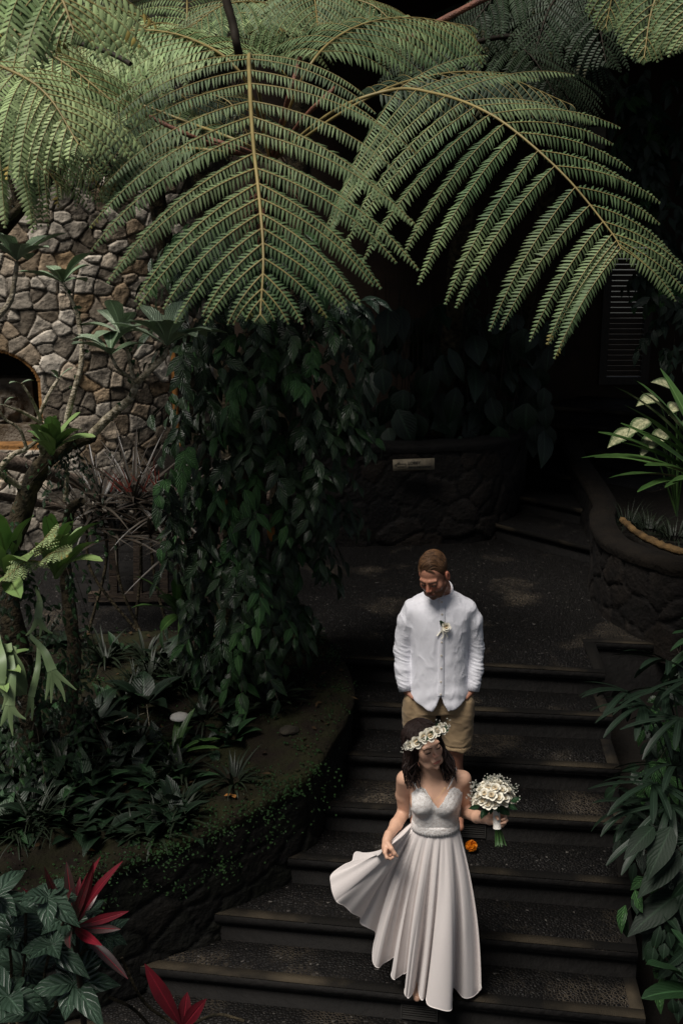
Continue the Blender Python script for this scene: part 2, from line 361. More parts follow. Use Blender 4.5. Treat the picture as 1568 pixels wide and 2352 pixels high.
# arched niche: half width, sill and spring heights
nic = at(-22, 900, 10.5); na = math.atan2(-math.sqrt(max(TR ** 2 - (nic[0] - TX) ** 2, 0)), nic[0] - TX)
su = (A - na) * TR; sill = at(50, 1018, 10.55)[2]; topz = at(0, 806, 10.6)[2]; hw = .46; spr = topz - hw * .75
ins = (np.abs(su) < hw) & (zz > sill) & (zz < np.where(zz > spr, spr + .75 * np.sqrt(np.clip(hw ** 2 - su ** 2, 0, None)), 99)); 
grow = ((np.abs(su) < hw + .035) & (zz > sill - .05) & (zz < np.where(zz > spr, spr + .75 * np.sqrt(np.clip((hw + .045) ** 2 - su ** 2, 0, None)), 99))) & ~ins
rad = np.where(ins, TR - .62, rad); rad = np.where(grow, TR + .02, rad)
c = np.where(ins[..., None], np.array([.02, .018, .015]), c); c = np.where(grow[..., None], np.array([.34, .16, .045]), c)  # recess coloured near black, its shade put into the colour
# a second, tall opening with an ochre edge on the shaded side
a2 = math.atan2(-1, .0) + .62; s2 = (A - (a2 + .22)) * TR; z2 = at(440, 838, 10.9)[2]
Gt = np.stack([TX + rad * np.cos(A), TY + rad * np.sin(A), zz], -1)
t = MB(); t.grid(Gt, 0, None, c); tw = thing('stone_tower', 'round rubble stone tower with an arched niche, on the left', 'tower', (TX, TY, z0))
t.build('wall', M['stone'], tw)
cp = MB(); 
for k in range(7):
    a0 = R(-35); 
eb = MB(); ea = R(-42); ep = [np.array([TX + (TR + .06) * math.cos(ea), TY + (TR + .06) * math.sin(ea), q]) for q in np.linspace(.9, 2.2, 9)]
eb.tube(ep, .045, 6, jit=.12); eb.build('trim', M['ochre'], tw)
# carved stone block with a face in the niche
# ---- curved planter wall with the sign, behind the landing
wallpts = [gz(560, 1262, 0), gz(700, 1256, 0), gz(850, 1254, 0), gz(1000, 1250, 0), gz(1120, 1240, 0), gz(1190, 1200, 0), gz(1240, 1140, 0), gz(1290, 1090, 0)]
wallpts = [p[:2] for p in wallpts]; wallpts[-1][1] = 15.5; wallpts[-2][1] = 13.8; wallpts[-1][0] = wallpts[-2][0] + .9
def strip_wall(name, pts, zb, zt, sx, seed, tones, label, capw=.22, res=.022, amp=.03, capm=None):
    C = spline(np.c_[np.array([p[:2] for p in pts]), np.zeros(len(pts))], 400); L = np.r_[0, np.cumsum(np.linalg.norm(np.diff(C, axis=0), axis=1))]
    C0 = C[:, :2].copy(); nu = int(L[-1] / res); s_ = np.linspace(0, L[-1], nu); C = np.stack([np.interp(s_, L, C[:, k]) for k in (0, 1)], -1)
    T = nrm(np.gradient(C, axis=0)); N = np.stack([T[:, 1], -T[:, 0]], -1)
    zb = np.interp(np.linspace(0, 1, nu), np.linspace(0, 1, len(zb)), zb) if np.ndim(zb) else np.full(nu, zb); pk_ = np.array([p[:2] for p in pts]); ka = np.array([L[np.hypot(*(C0 - p).T).argmin()] for p in pk_]); zt = np.interp(s_, ka, zt) if np.ndim(zt) else np.full(nu, zt)
    hmax = (zt - zb).max(); nv = int(hmax / res); rel, c = rubble(nu, nv, L[-1], hmax, sx, seed, .03, tones=tones)
    z = zt[:, None] - (zt - zb)[:, None] * np.linspace(1, 0, nv)[None]
    # the sheet is cut, not squeezed, where the wall is low
    q = C[:, None] + N[:, None] * (amp * rel)[..., None]
    t = MB(); root = thing(name, label, 'wall', (C[nu // 2][0], C[nu // 2][1], float(zb.min())))
    t.grid(np.concatenate([q, z[..., None]], -1), 0, None, c, flip=False)
    t.build('stone_face', M['stone'], root)
    k = MB(); prof = [(.045, -.07), (.055, -.03), (.05, .0), (.0, .012), (-capw, .01), (-capw, -.2)]
    nse = .012 * fbm(np.stack([s_ * 4, s_ * 0, s_ * 0], -1), seed)
    Gk = np.stack([np.concatenate([C + N * (a_ + nse[:, None]), (zt + b_ + nse)[:, None]], -1) for a_, b_ in prof], 1)
    k.grid(Gk, 0); k.build('coping', capm or M['riser'], root); return C, N, root
DT = ((.006, .0045, .0035), (.018, .014, .011), (.022, .014, .008))
wc, wn_, _ = strip_wall('planter_wall', wallpts, -.05, 1.02, .26, 11, DT, 'curved dark rubble planter wall that carries the direction sign')
# soil behind it
def bed(pts, z, name='soil', m='darksoil'):
    t = MB(); p = np.array(pts); t.prism(p, z - .3, z); tag(t.build(name, M[m]), kind='structure')
bed([wc[0], *wc[::40], [9, 16], [9, 17], [-3.2, 17], [-3.2, 11.5]][:], .93)
# ---- planter wall to the right of the landing
rw = [[1.95 + .95, 14.2], [2.55, 12.2], gz(1362, 1292, 0)[:2], gz(1358, 1345, 0)[:2], gz(1385, 1410, 0)[:2], gz(1495, 1474, 0)[:2], gz(1620, 1500, 0)[:2], [4.6, 7.5]]
rc, rn_, _ = strip_wall('planter_wall', rw, -.1, [.75, .7, .62, .62, .62, .64, .66, .68], .26, 12, DT, 'dark curved rubble wall of the raised bed right of the landing', capw=.16, capm=mat('moss_coping', (.011, .008, .005), .9, .2, noise=.5, nscale=6, bump=.8, bscale=30))
bed([*rc[::-30], [9, 15], [9, 7.4]], .5)
tb = MB()
pe = [gz(1428, 1195, .66), gz(1460, 1222, .66), gz(1500, 1245, .66), gz(1545, 1262, .66), gz(1600, 1275, .66)]
tb.tube(spline(pe, 30), .03, 6, jit=.18); tag(tb.build('edging_log', mat('cut_log', (.16, .095, .035), .8, .3, noise=.7, nscale=9, bump=.6)), 'pale curved log edging along the rim of the right raised bed', 'edging')
# ---- steps that climb behind, right
un = [((1118, 1206), (1390, 1275)), ((1183, 1146), (1392, 1190)), ((1232, 1089), (1400, 1120)), ((1276, 1028), (1420, 1052)), ((1300, 985), (1440, 1000)), ((1330, 945), (1460, 955))]
for i, (l, r) in enumerate(un):
    z = (i + 1) * .17; A_ = gz(*l, z - .04)[:2]; B_ = gz(*r, z - .04)[:2]; d = nrm(B_ - A_); bk = np.array([-d[1], d[0]]); A_ = A_ - d * .4; B_ = B_ + d * .5
    t = MB(); t.prism([A_, B_, B_ + bk * 1.2, A_ + bk * 1.2], z - .05, z, 0, 1); tag(t.build('back_steps', [M['pebble'], M['nosing']]), kind='structure')
    t = MB(); t.prism([A_ + bk * .03, B_ + bk * .03, B_ + bk * 1.2, A_ + bk * 1.2], -.3, z - .05); tag(t.build('back_steps', M['riser']), kind='structure')
# ---- left bed: rim falls from the landing towards the lower left
rim = [(735, 1462, .03), (782, 1530, .02), (797, 1590, -.02), (782, 1640, -.06), (750, 1692, -.10), (698, 1768, -.18), (600, 1833, -.26), (478, 1895, -.31), (338, 1945, -.34), (160, 2010, -.36), (0, 2060, -.38), (-160, 2110, -.38)]
rp = [gz(*q) for q in rim]
lc, ln_, lroot = strip_wall('planter_wall', [p[:2] for p in rp[::-1]], -1.9, [p[2] for p in rp[::-1]], .22, 13, ((.005, .0045, .003), (.013, .011, .008), (.008, .010, .004)), 'mossy dark rubble wall curving down along the left of the steps', capw=.3, capm=M['soil'])
# soil surface of the left bed: from rim back to path edge
nR = 60; C3 = spline(rp, nR); backc = spline([gz(735, 1462, .03) + [-.15, .1, 0], gz(660, 1440, .04), gz(560, 1440, .05), gz(430, 1448, .06), gz(210, 1455, .06), gz(0, 1460, .06), gz(-300, 1470, .0)], nR)
S = np.linspace(0, 1, 40)[None, :, None]; Gs = C3[:, None] * (1 - S) + backc[:, None] * S
Gs[..., 2] += (.05 * np.sin(np.pi * S[..., 0]) + .035 * fbm(np.stack([Gs[..., 0] * 3, Gs[..., 1] * 3, Gs[..., 0] * 0], -1), 21)) * (S[..., 0] > .01)
t = MB(); t.grid(Gs, flip=True); tag(t.build('soil', M['soil']), kind='structure')
bedS = Gs
# lower left ground beside the steps and lower right ground
bed([[-6, 2.0], [6, 2.0], [6, 3.2], [-6, 3.4]], -1.9)
lp = lev[7]
t = MB(); t.prism([[-7, 2.5], lp[1] + np.array([-.0, -.05]), lev[6][1], lev[5][1] + np.array([-.2, .2]), [-7, 6.5]], -2.4, -1.32); tag(t.build('soil', M['darksoil']), kind='structure')
t = MB(); rr_ = [lev[k][0] + np.array([.03, 0]) for k in range(7, -1, -1)]
t = MB(); GXX = []
for k in range(7, -1, -1):
    p = lev[k][0]; zk = lev[k][2] - .1
    GXX.append([[p[0] + .01, p[1], zk - .5], [p[0] + .35, p[1] + .1, zk - .15], [p[0] + 1.0, p[1] + .2, zk + .1], [p[0] + 4, p[1] + .3, zk + .3]])
GXX.append([[cR[0] - .02, cR[1] - .1, -.5], [cR[0] + .4, cR[1] - .12, -.3], [cR[0] + 1.2, cR[1] - .1, -.2], [cR[0] + 4, cR[1] - .3, 0]])
t.grid(np.array(GXX)); tag(t.build('soil', M['darksoil']), kind='structure')
# ---- building behind with shutters and a thatch slab added overhead to shade the background
bl = thing('garden_building', 'dark ochre building with louvred shutters behind the planting', 'building', (2, 14.5, 0))
t = MB(); BY = 14.5
sx0, sx1 = at(1392, 700, BY)[0], at(1486, 700, BY)[0]; sz0, sz1 = at(1400, 872, BY)[2], at(1400, 560, BY)[2]
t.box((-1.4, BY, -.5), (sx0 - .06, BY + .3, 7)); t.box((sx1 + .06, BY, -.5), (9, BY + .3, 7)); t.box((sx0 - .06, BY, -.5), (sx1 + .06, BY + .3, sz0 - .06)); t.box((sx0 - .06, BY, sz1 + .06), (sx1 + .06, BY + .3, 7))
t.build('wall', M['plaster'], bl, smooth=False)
sh = MB(); 
for a_, b_ in (((sx0 - .06, sz0 - .06), (sx0 + .04, sz1 + .06)), ((sx1 - .04, sz0 - .06), (sx1 + .06, sz1 + .06)), ((sx0 + .04, sz0 - .06), (sx1 - .04, sz0 + .04)), ((sx0 + .04, sz1 - .04), (sx1 - .04, sz1 + .06))):
    sh.box((a_[0], BY - .05, a_[1]), (b_[0], BY + .06, b_[1]))
sho = sh.build('shutter', M['darkwood'], bl, smooth=False)
sl_ = MB(); nsl = 24
for k in range(nsl):
    z = sz0 + .05 + (sz1 - sz0 - .1) * (k + .5) / nsl
    sl_.add([[sx0 + .041, BY - .035, z - .02], [sx1 - .041, BY - .035, z - .02], [sx1 - .041, BY + .03, z + .028], [sx0 + .041, BY + .03, z + .028], [sx0 + .041, BY - .03, z - .03], [sx1 - .041, BY - .03, z - .03], [sx1 - .041, BY + .035, z + .018], [sx0 + .041, BY + .035, z + .018]], [(0, 1, 2, 3), (7, 6, 5, 4), (0, 4, 5, 1), (2, 6, 7, 3), (1, 5, 6, 2), (0, 3, 7, 4)])
sl_.build('louvres', mat('louvre_wood', (.05, .032, .018), .6, .4, noise=.4, nscale=8), sho, smooth=False)
# thick thatch slab out of frame, added to shade the background; eave far forward
rf = MB(); ns_ = 40
xs = np.linspace(-1.9, 10, ns_); 
top_ = []
for x_ in xs:
    j = .04 * rng.standard_normal(3)
    top_.append([[x_, 8.3 + j[0], 5.1 + j[1]], [x_, 8.35, 5.4], [x_, 17, 9.2], [x_, 17, 8.9], [x_, 8.4 + j[2], 5.08]])
rf.grid(np.array(top_), closev=True); rf.build('shade_roof', M['shade_roof'], bl)
pc = MB(); pc.box((at(1351, 300, BY)[0], BY - .03, at(1351, 342, BY)[2]), (at(1389, 300, BY)[0], BY - .003, at(1389, 292, BY)[2])); 
nb = pc.build('notice_board', mat('pale_board', (.16, .15, .13), .7, .3, noise=.3), None, smooth=False); tag(nb, 'small pale square notice board on the dark wall above the shutters', 'board')
# back wall at the upper left beyond the fern garden
t = MB(); t.box((-12, 15.5, -.5), (-1.5, 15.8, 7.5)); tag(t.build('garden_wall', mat('grey_plaster', (.05, .05, .035), .9, .2, noise=.5, nscale=3), smooth=False), 'tall plain grey garden wall far behind the fern trees', 'wall')
# ---- timber railing by the path
rl = thing('wooden_railing', 'weathered timber railing with square posts between path and tower', 'railing', at(350, 1375, 8.5))
RY = 8.7
rb = MB(); pa = [at(-60, 1040, 7.6), at(60, 1072, 7.9), at(215, 1118, RY), at(490, 1126, RY)]
rb.tube(spline(pa[:3], 10), .055, 8, jit=.05); rb.tube(np.array([at(200, 1118, RY), at(300, 1121, RY), at(495, 1128, RY), at(620, 1135, RY)]), .055, 8, jit=.04); rb.build('top_rail', M['railwood'], rl)
rb = MB(); rb.tube([at(-60, 1130, 7.6), at(60, 1150, 7.9), at(200, 1180, RY)], .035, 6, jit=.05); rb.build('mid_rail', M['railwood'], rl)
rb = MB(); p0, p1 = at(205, 1370, RY), at(620, 1382, RY); rb.box((p0[0], RY - .04, p0[2] - .035), (p1[0], RY + .04, p0[2] + .035)); rb.build('bottom_rail', M['wood'], rl, smooth=False)
for px in (262, 318, 378, 442, 505, 560):
    p = at(px, 1365, RY); q = at(px - 2, 1125, RY); rb = MB(); wv = .033
    rb.add(np.array([[p[0] - wv, RY - wv, p[2]], [p[0] + wv, RY - wv, p[2]], [p[0] + wv, RY + wv, p[2]], [p[0] - wv, RY + wv, p[2]], [q[0] - wv, RY - wv, q[2]], [q[0] + wv, RY - wv, q[2]], [q[0] + wv, RY + wv, q[2]], [q[0] - wv, RY + wv, q[2]]]), [(0, 1, 5, 4), (1, 2, 6, 5), (2, 3, 7, 6), (3, 0, 4, 7), (0, 3, 2, 1), (4, 5, 6, 7)])
    rb.build('post', M['wood'], rl, smooth=False)
# path steps seen between the posts
for i, (y0_, zq) in enumerate(((1342, .14), (1290, .28), (1236, .42))):
    A_ = gz(150, y0_, zq)[:2]; B_ = gz(560, y0_ - 6, zq)[:2]; t = MB(); t.prism([A_, B_, B_ + [0, .9], A_ + [0, .9]], zq - .3, zq, 0, 1); tag(t.build('path', [M['pebble'], M['riser']]), kind='structure')
# ---- sign
def text_mesh(body, size, name, m, parent, loc, rot, ext=.001, bold=0):
    cu = bpy.data.curves.new(name, 'FONT'); cu.body = body; cu.size = size; cu.extrude = ext; cu.offset = bold
    o = bpy.data.objects.new(name, cu); dg = bpy.context.evaluated_depsgraph_get(); COL.objects.link(o); dg.update()
    me = bpy.data.meshes.new_from_object(o.evaluated_get(dg)); COL.objects.unlink(o); bpy.data.objects.remove(o)
    me.materials.clear(); me.materials.append(m); q = link(bpy.data.objects.new(name, me), parent); q.location = loc; q.rotation_euler = rot; return q
sc0, sc1 = at(902, 1070, 10.45), at(997, 1064, 10.45); sw = np.linalg.norm(sc1 - sc0); shh = .108
sg = thing('direction_sign', 'pale engraved direction sign with an arrow on the dark curved wall', 'sign', (sc0 + sc1) / 2)
yaw = math.atan2(0, 1); sg.rotation_euler = (0, R(-2.2), 0)
t = MB(); t.box((-sw / 2, -.012, -shh / 2), (sw / 2, .02, shh / 2)); so_ = t.build('board', mat('sign_stone', (.28, .235, .165), .7, .3, noise=.35, nscale=30)); so_.parent = sg
ink = mat('sign_ink', (.012, .013, .013), .7, .3)
text_mesh('LOBBY', .040, 'lettering', ink, sg, (-sw / 2 + .145, -.0135, .004), (R(90), 0, 0), bold=.0012)
text_mesh('KEPITU RESTAURANT', .0235, 'lettering', ink, sg, (-sw / 2 + .145, -.0135, -.033), (R(90), 0, 0), bold=.0009)
t = MB()
for a_, b_ in (((.018, 0), (.065, .032)), ((.018, 0), (.065, -.032)), ((.045, .014), (.123, .014)), ((.045, -.014), (.123, -.014)), ((.123, -.014), (.123, .014))):
    a_ = np.array([a_[0] - sw / 2, -.0135, a_[1]]); b_ = np.array([b_[0] - sw / 2, -.0135, b_[1]]); t.tube([a_, b_], .0042, 6, flat=.4)
ar_ = t.build('arrow', ink); ar_.parent = sg
sb = MB(); bp_ = at(1030, 1046, 10.6); 
# ================================================================ FERNS
def fern_mat(name, col, dark):
    m, t, b = new_mat(name); tc = t.nodes.new('ShaderNodeTexCoord')
    n = t.nodes.new('ShaderNodeTexNoise'); n.inputs['Scale'].default_value = 3; n.inputs['Detail'].default_value = 4; t.links.new(tc.outputs['Object'], n.inputs[0])
    a = t.nodes.new('ShaderNodeAttribute'); a.attribute_name = 'Col'
    t.links.new(mix(t, 1.0, ramp(t, n.outputs[0], (.35, dark), (.65, col)), a.outputs[0], 'MULTIPLY'), b.inputs['Base Color'])
    b.inputs['Roughness'].default_value = .6; b.inputs['Specular IOR Level'].default_value = .3
    return m
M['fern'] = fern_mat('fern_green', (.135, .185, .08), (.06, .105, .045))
M['fernlt'] = fern_mat('fern_pale', (.30, .38, .17), (.15, .23, .09))  # paler copy of the green; sunlit tree ferns carry the light in their colour
M['ferndk'] = fern_mat('fern_shaded', (.03, .05, .024), (.013, .026, .012))  # darkened copy of the green, shade put into the frond colour
M['rib'] = mat('fern_midrib', (.28, .22, .08), .5, .4, noise=.3, nscale=9)
M['ribred'] = mat('fern_stipe', (.22, .085, .05), .6, .4, col2=(.10, .045, .03), nscale=20, bump=.5, bscale=120)
M['ribdk'] = mat('dark_stipe', (.03, .022, .014), .7, .3, noise=.4)
def frond(parent, pts, L, side=None, npin=20, ang=28, droop=.35, pw=.028, gap=.62, s0=.0, s1=1.0, leafm='fern', rib='rib', stipe='ribred', rad=.009, npl=None, name='frond', Lr=None, nup=None, curl=.35, pl=.085, r=None, lift=0.0, lp=None, angR=None, lean=None):
    """one tree fern frond: arching midrib, two rows of pinnae, each with its two rows of pinnules"""
    r = r or np.random.default_rng(abs(hash((round(float(pts[0][0]), 3), round(float(pts[-1][2]), 3)))) % 10 ** 6)
    C = spline(pts, 80); T = nrm(np.gradient(C, axis=0)); mb = MB()
    mb.tube(C, np.interp(np.linspace(0, 1, 80), [0, .4, 1], [rad, rad * .75, rad * .25]), 6, 1)
    nup = UP if nup is None else np.asarray(nup, float)
    sh = np.linspace(s0, s1, npin + 1)[:npin] + .0
    sh = s0 + (s1 - s0) * (1 - (1 - np.linspace(0, 1, npin)) ** 1.12)
    for sgn in (-1, 1):
        LL = L if (sgn < 0 or Lr is None) else Lr
        for k, s_ in enumerate(sh):
            i = min(79, int(s_ * 79)); p = C[i]; tt = T[i]; u = (s_ - s0) / (s1 - s0)
            S = nrm(np.cross(tt, nup)) * sgn; N = nrm(np.cross(S, tt) * sgn)
            if N[2] < 0 and abs(N[2]) > .3: N = -N
            ln = LL * np.interp(u, *(lp or ([0, .12, .35, .6, .8, .93, 1], [.72, .93, 1.0, .86, .6, .28, .10]))) * r.uniform(.88, 1.06)
            a_ = R((ang if sgn < 0 or angR is None else angR) + 22 * u ** 2 + r.normal(0, 3.2)); d = nrm(S * math.cos(a_) + tt * math.sin(a_) + N * (lift + r.normal(0, .03)))
            if lean is not None and sgn > 0: d = nrm(d + np.array(lean))
            m_ = max(6, int(ln / pw)); q = [p]; dd = d.copy(); ts = [dd]
            stp = ln / m_; dr = droop * (stp / max(ln, .05))
            for j in range(m_): dd = nrm(dd + np.array([0, 0, -1]) * dr * (1 + 1.2 * j / m_)); q.append(q[-1] + dd * stp); ts.append(dd)
            q = np.array(q); ts = np.array(ts); v = np.linspace(0, 1, m_ + 1)
            mb.tube(q, .0021 * (1 - .75 * v) * (rad / .009) ** .5, 4, 1, cap=False)
            nn = nrm(N - (N * ts).sum(1)[:, None] * ts); ss = nrm(np.cross(ts, nn))
            plen = pl * np.interp(v, [0, .06, .3, .7, .92, 1], [.45, .85, 1, .85, .45, .18]) * min(1, .35 + .65 * ln / max(LL, 1e-3) + .1)
            sel = slice(1, None) if m_ > 8 else slice(0, None)
            for h in (-1, 1):
                dp = nrm(ss[sel] * h * math.cos(R(24)) + ts[sel] * math.sin(R(24)) - nn[sel] * (.22 + .1 * r.random((m_ + 1, 1))[sel]) + r.normal(0, .06, (m_ + 1, 3))[sel])
                tone = np.repeat((.75 + .5 * r.random((m_ + 1, 1)))[sel] * (.82 + .36 * r.random()), 3, 1)
                if r.random() < .06: tone[-3:] = tone[-3:] * [1.25, .75, .45]
                mb.leaves(q[sel], dp, nn[sel] + ss[sel] * h * .2, plen[sel], stp * gap, bend=curl * h * 0 + curl + .5 * r.random(m_ + 1)[sel], fold=-.25, seg=2, prof=([0, .5, 1], [.85, .85, .08]), m=0, col=tone)
    o = mb.build(name, [M[leafm], M[rib], M[stipe]], parent)
    return o
def stipe(parent, pts, rad=.012, m='ribred', name='stipe'):
    t = MB(); t.tube(spline(pts, 24), np.linspace(rad * 1.2, rad * .8, 24), 7, jit=.06); return t.build(name, M[m], parent)
def P3(*q): return [at(*p) for p in q]
# --- tree fern A: crown behind the big central frond
crown = at(622, 372, 6.5)
fA = thing('tree_fern', 'large tree fern whose wide frond hangs centrally over the steps', 'tree fern', (crown[0], crown[1], -1.0), 'tree ferns around the steps')
t = MB(); t.tube(spline([at(560, 1690, 7.4), at(570, 1300, 7.4), at(590, 900, 7.2), at(610, 600, 6.9), crown], 30), .10, 12, jit=.12)
t.build('trunk', M['bark'], fA)
frond(fA, P3((622, 372, 6.5), (600, 240, 5.0), (575, 128, 3.7), (574, 200, 3.15), (582, 330, 2.9), (596, 460, 2.76), (605, 590, 2.66), (598, 722, 2.6)), .495, npin=19, ang=24, droop=.42, s0=.30, s1=1.0, pw=.0108, gap=.56, pl=.037, Lr=.495, lp=([0, .2, .42, .6, .75, .88, 1], [.95, 1, 1, .80, .54, .28, .05]), rad=.008, nup=(0, -.45, 1))
frond(fA, P3((622, 372, 6.5), (760, 260, 5.15), (900, 207, 4.95), (1000, 215, 4.8), (1095, 247, 4.62), (1180, 300, 4.5), (1300, 408, 4.36), (1400, 530, 4.25), (1425, 570, 4.22)), .50, npin=18, ang=30, angR=4, droop=.40, s0=.27, s1=1, pw=.0155, gap=.56, pl=.052, Lr=.80, lp=([0, .12, .38, .5, 1], [.9, 1.05, 1.0, .92, .62]), rad=.009, nup=(.05, -.85, .6), lean=(-.10, 0, -.04))
for k, (q, L_, mt) in enumerate([
    (((622, 372, 6.5), (560, 330, 5.5), (430, 280, 5.7), (300, 235, 5.8), (190, 240, 5.9), (110, 300, 6.0)), .55, 'fern'),
    (((622, 372, 6.5), (560, 180, 5.6), (440, 90, 5.9), (300, 70, 6.2), (170, 110, 6.4)), .6, 'fernlt'),
    (((622, 372, 6.5), (700, 170, 5.7), (800, 70, 6.1), (930, 40, 6.5), (1080, 60, 6.8)), .6, 'fern'),
    (((622, 372, 6.5), (520, 350, 5.5), (400, 340, 5.6), (300, 360, 5.7), (240, 450, 5.7)), .34, 'fern'),
    (((622, 372, 6.5), (800, 250, 5.5), (960, 180, 5.7), (1130, 170, 5.9), (1310, 240, 6.0)), .42, 'ferndk')]):
    frond(fA, P3(*q), L_, npin=17, droop=.6, s0=.35, pw=.024, pl=.085, leafm=mt, gap=.66, nup=(0, -.5, 1))
for q in [((622, 372, 6.5), (480, 330, 5.15), (330, 262, 5.0)), ((622, 372, 6.5), (560, 345, 5.1), (470, 315, 4.95)), ((622, 372, 6.5), (655, 250, 5.3), (690, 130, 5.2)), ((622, 372, 6.5), (700, 270, 5.2), (770, 200, 5.1))]:
    stipe(fA, P3(*q), .011)
sk = MB(); 
for k in range(60):
    a_ = rng.uniform(0, 6.28); p = crown + np.array([math.cos(a_) * .06, math.sin(a_) * .06, rng.uniform(-.35, .05)]); q = p + np.array([math.cos(a_) * .12, math.sin(a_) * .1, -rng.uniform(.05, .25)])
    sk.tube([p, (p + q) / 2 + [0, 0, .03], q], [.006, .004, .001], 4)
sk.build('dead_stipes', M['ribred'], fA)
# --- tree ferns that frame the top: crown, label, fronds by tip
def fern_tree(label, c0, fr, leafm, Lp=.5, npin=17, trunk=(0, .6, -6), rib='rib', pw=.026, dark=False, trad=.07):
    c0 = at(*c0); th_ = thing('tree_fern', label, 'tree fern', (c0[0], c0[1], max(-1.5, c0[2] - 3)), 'tree ferns around the steps')
    t = MB(); t.tube(spline([c0 + np.array(trunk), c0 + np.array(trunk) * .5 + [.03, 0, 0], c0], 20), trad, 10, jit=.12); t.build('trunk', M['bark'], th_)
    for q in fr:
        L_ = Lp
        if not isinstance(q[0], tuple): L_, q = q[0], q[1]
        pts = [c0] + P3(*q); frond(th_, pts, L_, npin=npin, droop=.6, s0=.22, pw=pw * .72, pl=.055, leafm=leafm, rib=rib, nup=(0, -.4, 1), gap=.6)
    return th_
fern_tree('pale tree fern at the far upper left, nearest the stone tower', (-330, 60, 4.6),
    [((-120, -40, 4.5), (60, 90, 4.4), (170, 160, 4.35), (290, 260, 4.3)), ((-150, 100, 4.4), (20, 160, 4.2), (110, 220, 4.1), (180, 330, 4.0)),
     ((-180, 200, 4.5), (-40, 290, 4.5), (60, 340, 4.5), (140, 430, 4.5)), ((-200, 40, 5.0), (0, 20, 5.1), (170, 30, 5.2), (330, 110, 5.3)),
     (.34, ((-200, -60, 3.2), (40, -70, 3.0), (130, -20, 2.9), (170, 70, 2.85)))], 'fernlt', .5)
fern_tree('tree fern in the pale thicket between the tower and the top edge', (80, 420, 8.6),
    [((-40, 330, 8.3), (-160, 330, 8.1), (-240, 420, 8.0)), ((20, 300, 8.2), (-30, 290, 7.9), (-70, 390, 7.6)), ((100, 300, 8.2), (140, 270, 7.9), (190, 320, 7.6), (215, 400, 7.5)), ((180, 300, 8.6), (290, 250, 8.7), (390, 280, 8.8)), ((60, 290, 8.1), (60, 300, 7.7), (60, 420, 7.4)), ((120, 290, 9), (180, 200, 9.3), (300, 150, 9.6)), ((-40, 250, 9.2), (-150, 180, 9.6))], 'fern', .5, 14, pw=.034, trunk=(-3.6, .3, -4))
fern_tree('shaded tree fern between the stone tower and the creeper post', (340, 340, 8.6),
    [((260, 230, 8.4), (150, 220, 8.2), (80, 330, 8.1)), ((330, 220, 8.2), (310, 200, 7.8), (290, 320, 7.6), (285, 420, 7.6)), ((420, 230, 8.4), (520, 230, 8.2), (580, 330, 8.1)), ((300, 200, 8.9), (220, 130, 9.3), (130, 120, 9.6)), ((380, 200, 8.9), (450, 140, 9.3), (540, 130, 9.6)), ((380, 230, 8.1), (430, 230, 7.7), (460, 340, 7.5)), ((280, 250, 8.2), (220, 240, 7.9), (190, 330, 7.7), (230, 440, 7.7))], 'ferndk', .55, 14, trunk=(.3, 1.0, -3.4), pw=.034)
fern_tree('sunlit tree fern behind the crown of the central one', (430, 120, 8.2),
    [((330, 40, 8.0), (200, 20, 7.9), (60, 60, 7.8), (-40, 150, 7.8)), ((400, 60, 7.8), (340, 60, 7.3), (280, 110, 7.0), (230, 190, 6.8)), ((500, 50, 7.9), (570, 30, 7.6), (640, 60, 7.4), (700, 120, 7.2)), ((430, 0, 8.5), (430, -50, 8.9)), ((360, 100, 7.7), (280, 150, 7.4), (210, 230, 7.2)), ((560, 80, 8.5), (700, 30, 8.8), (840, 60, 9)), ((300, 10, 8.9), (160, -40, 9.3), (20, -30, 9.6))], 'fernlt', .55, 15, pw=.032, trunk=(.45, .0, -6))
fern_tree('tree fern at the top edge left of the dark slanting branch', (700, 60, 7.6),
    [((620, 10, 7.2), (520, 10, 6.9), (440, 60, 6.7)), ((760, 0, 7.3), (850, 10, 7.1), (920, 70, 7)), ((650, 20, 8.1), (560, -30, 8.5)), ((700, -20, 7.2), (720, -10, 6.8), (730, 60, 6.5)), ((790, 50, 7.3), (880, 60, 7.0), (950, 130, 6.9))], 'fern', .45, 14, pw=.03, trunk=(-.42, -.1, -6))
fern_tree('dark shaded tree fern high up behind the right frond', (1090, 130, 9.5),
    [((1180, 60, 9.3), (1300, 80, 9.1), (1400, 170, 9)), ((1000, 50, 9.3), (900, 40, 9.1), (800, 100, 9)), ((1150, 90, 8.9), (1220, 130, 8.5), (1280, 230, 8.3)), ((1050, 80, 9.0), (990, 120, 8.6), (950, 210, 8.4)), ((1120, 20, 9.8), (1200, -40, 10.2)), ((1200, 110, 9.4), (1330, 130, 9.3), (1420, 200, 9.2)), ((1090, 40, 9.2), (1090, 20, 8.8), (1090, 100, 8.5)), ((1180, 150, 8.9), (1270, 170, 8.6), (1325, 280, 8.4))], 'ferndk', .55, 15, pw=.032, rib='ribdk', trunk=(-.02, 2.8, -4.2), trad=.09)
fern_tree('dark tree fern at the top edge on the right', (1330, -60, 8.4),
    [((1250, -60, 8.1), (1150, -20, 7.9), (1080, 60, 7.8)), ((1300, -30, 8.0), (1260, 20, 7.7), (1230, 110, 7.5)), ((1400, -50, 8.1), (1480, 0, 8), (1530, 90, 7.9)), ((1340, -20, 7.9), (1370, 40, 7.6), (1390, 140, 7.5))], 'ferndk', .45, 14, pw=.03, rib='ribdk', trunk=(.3, 4.5, -3.5))
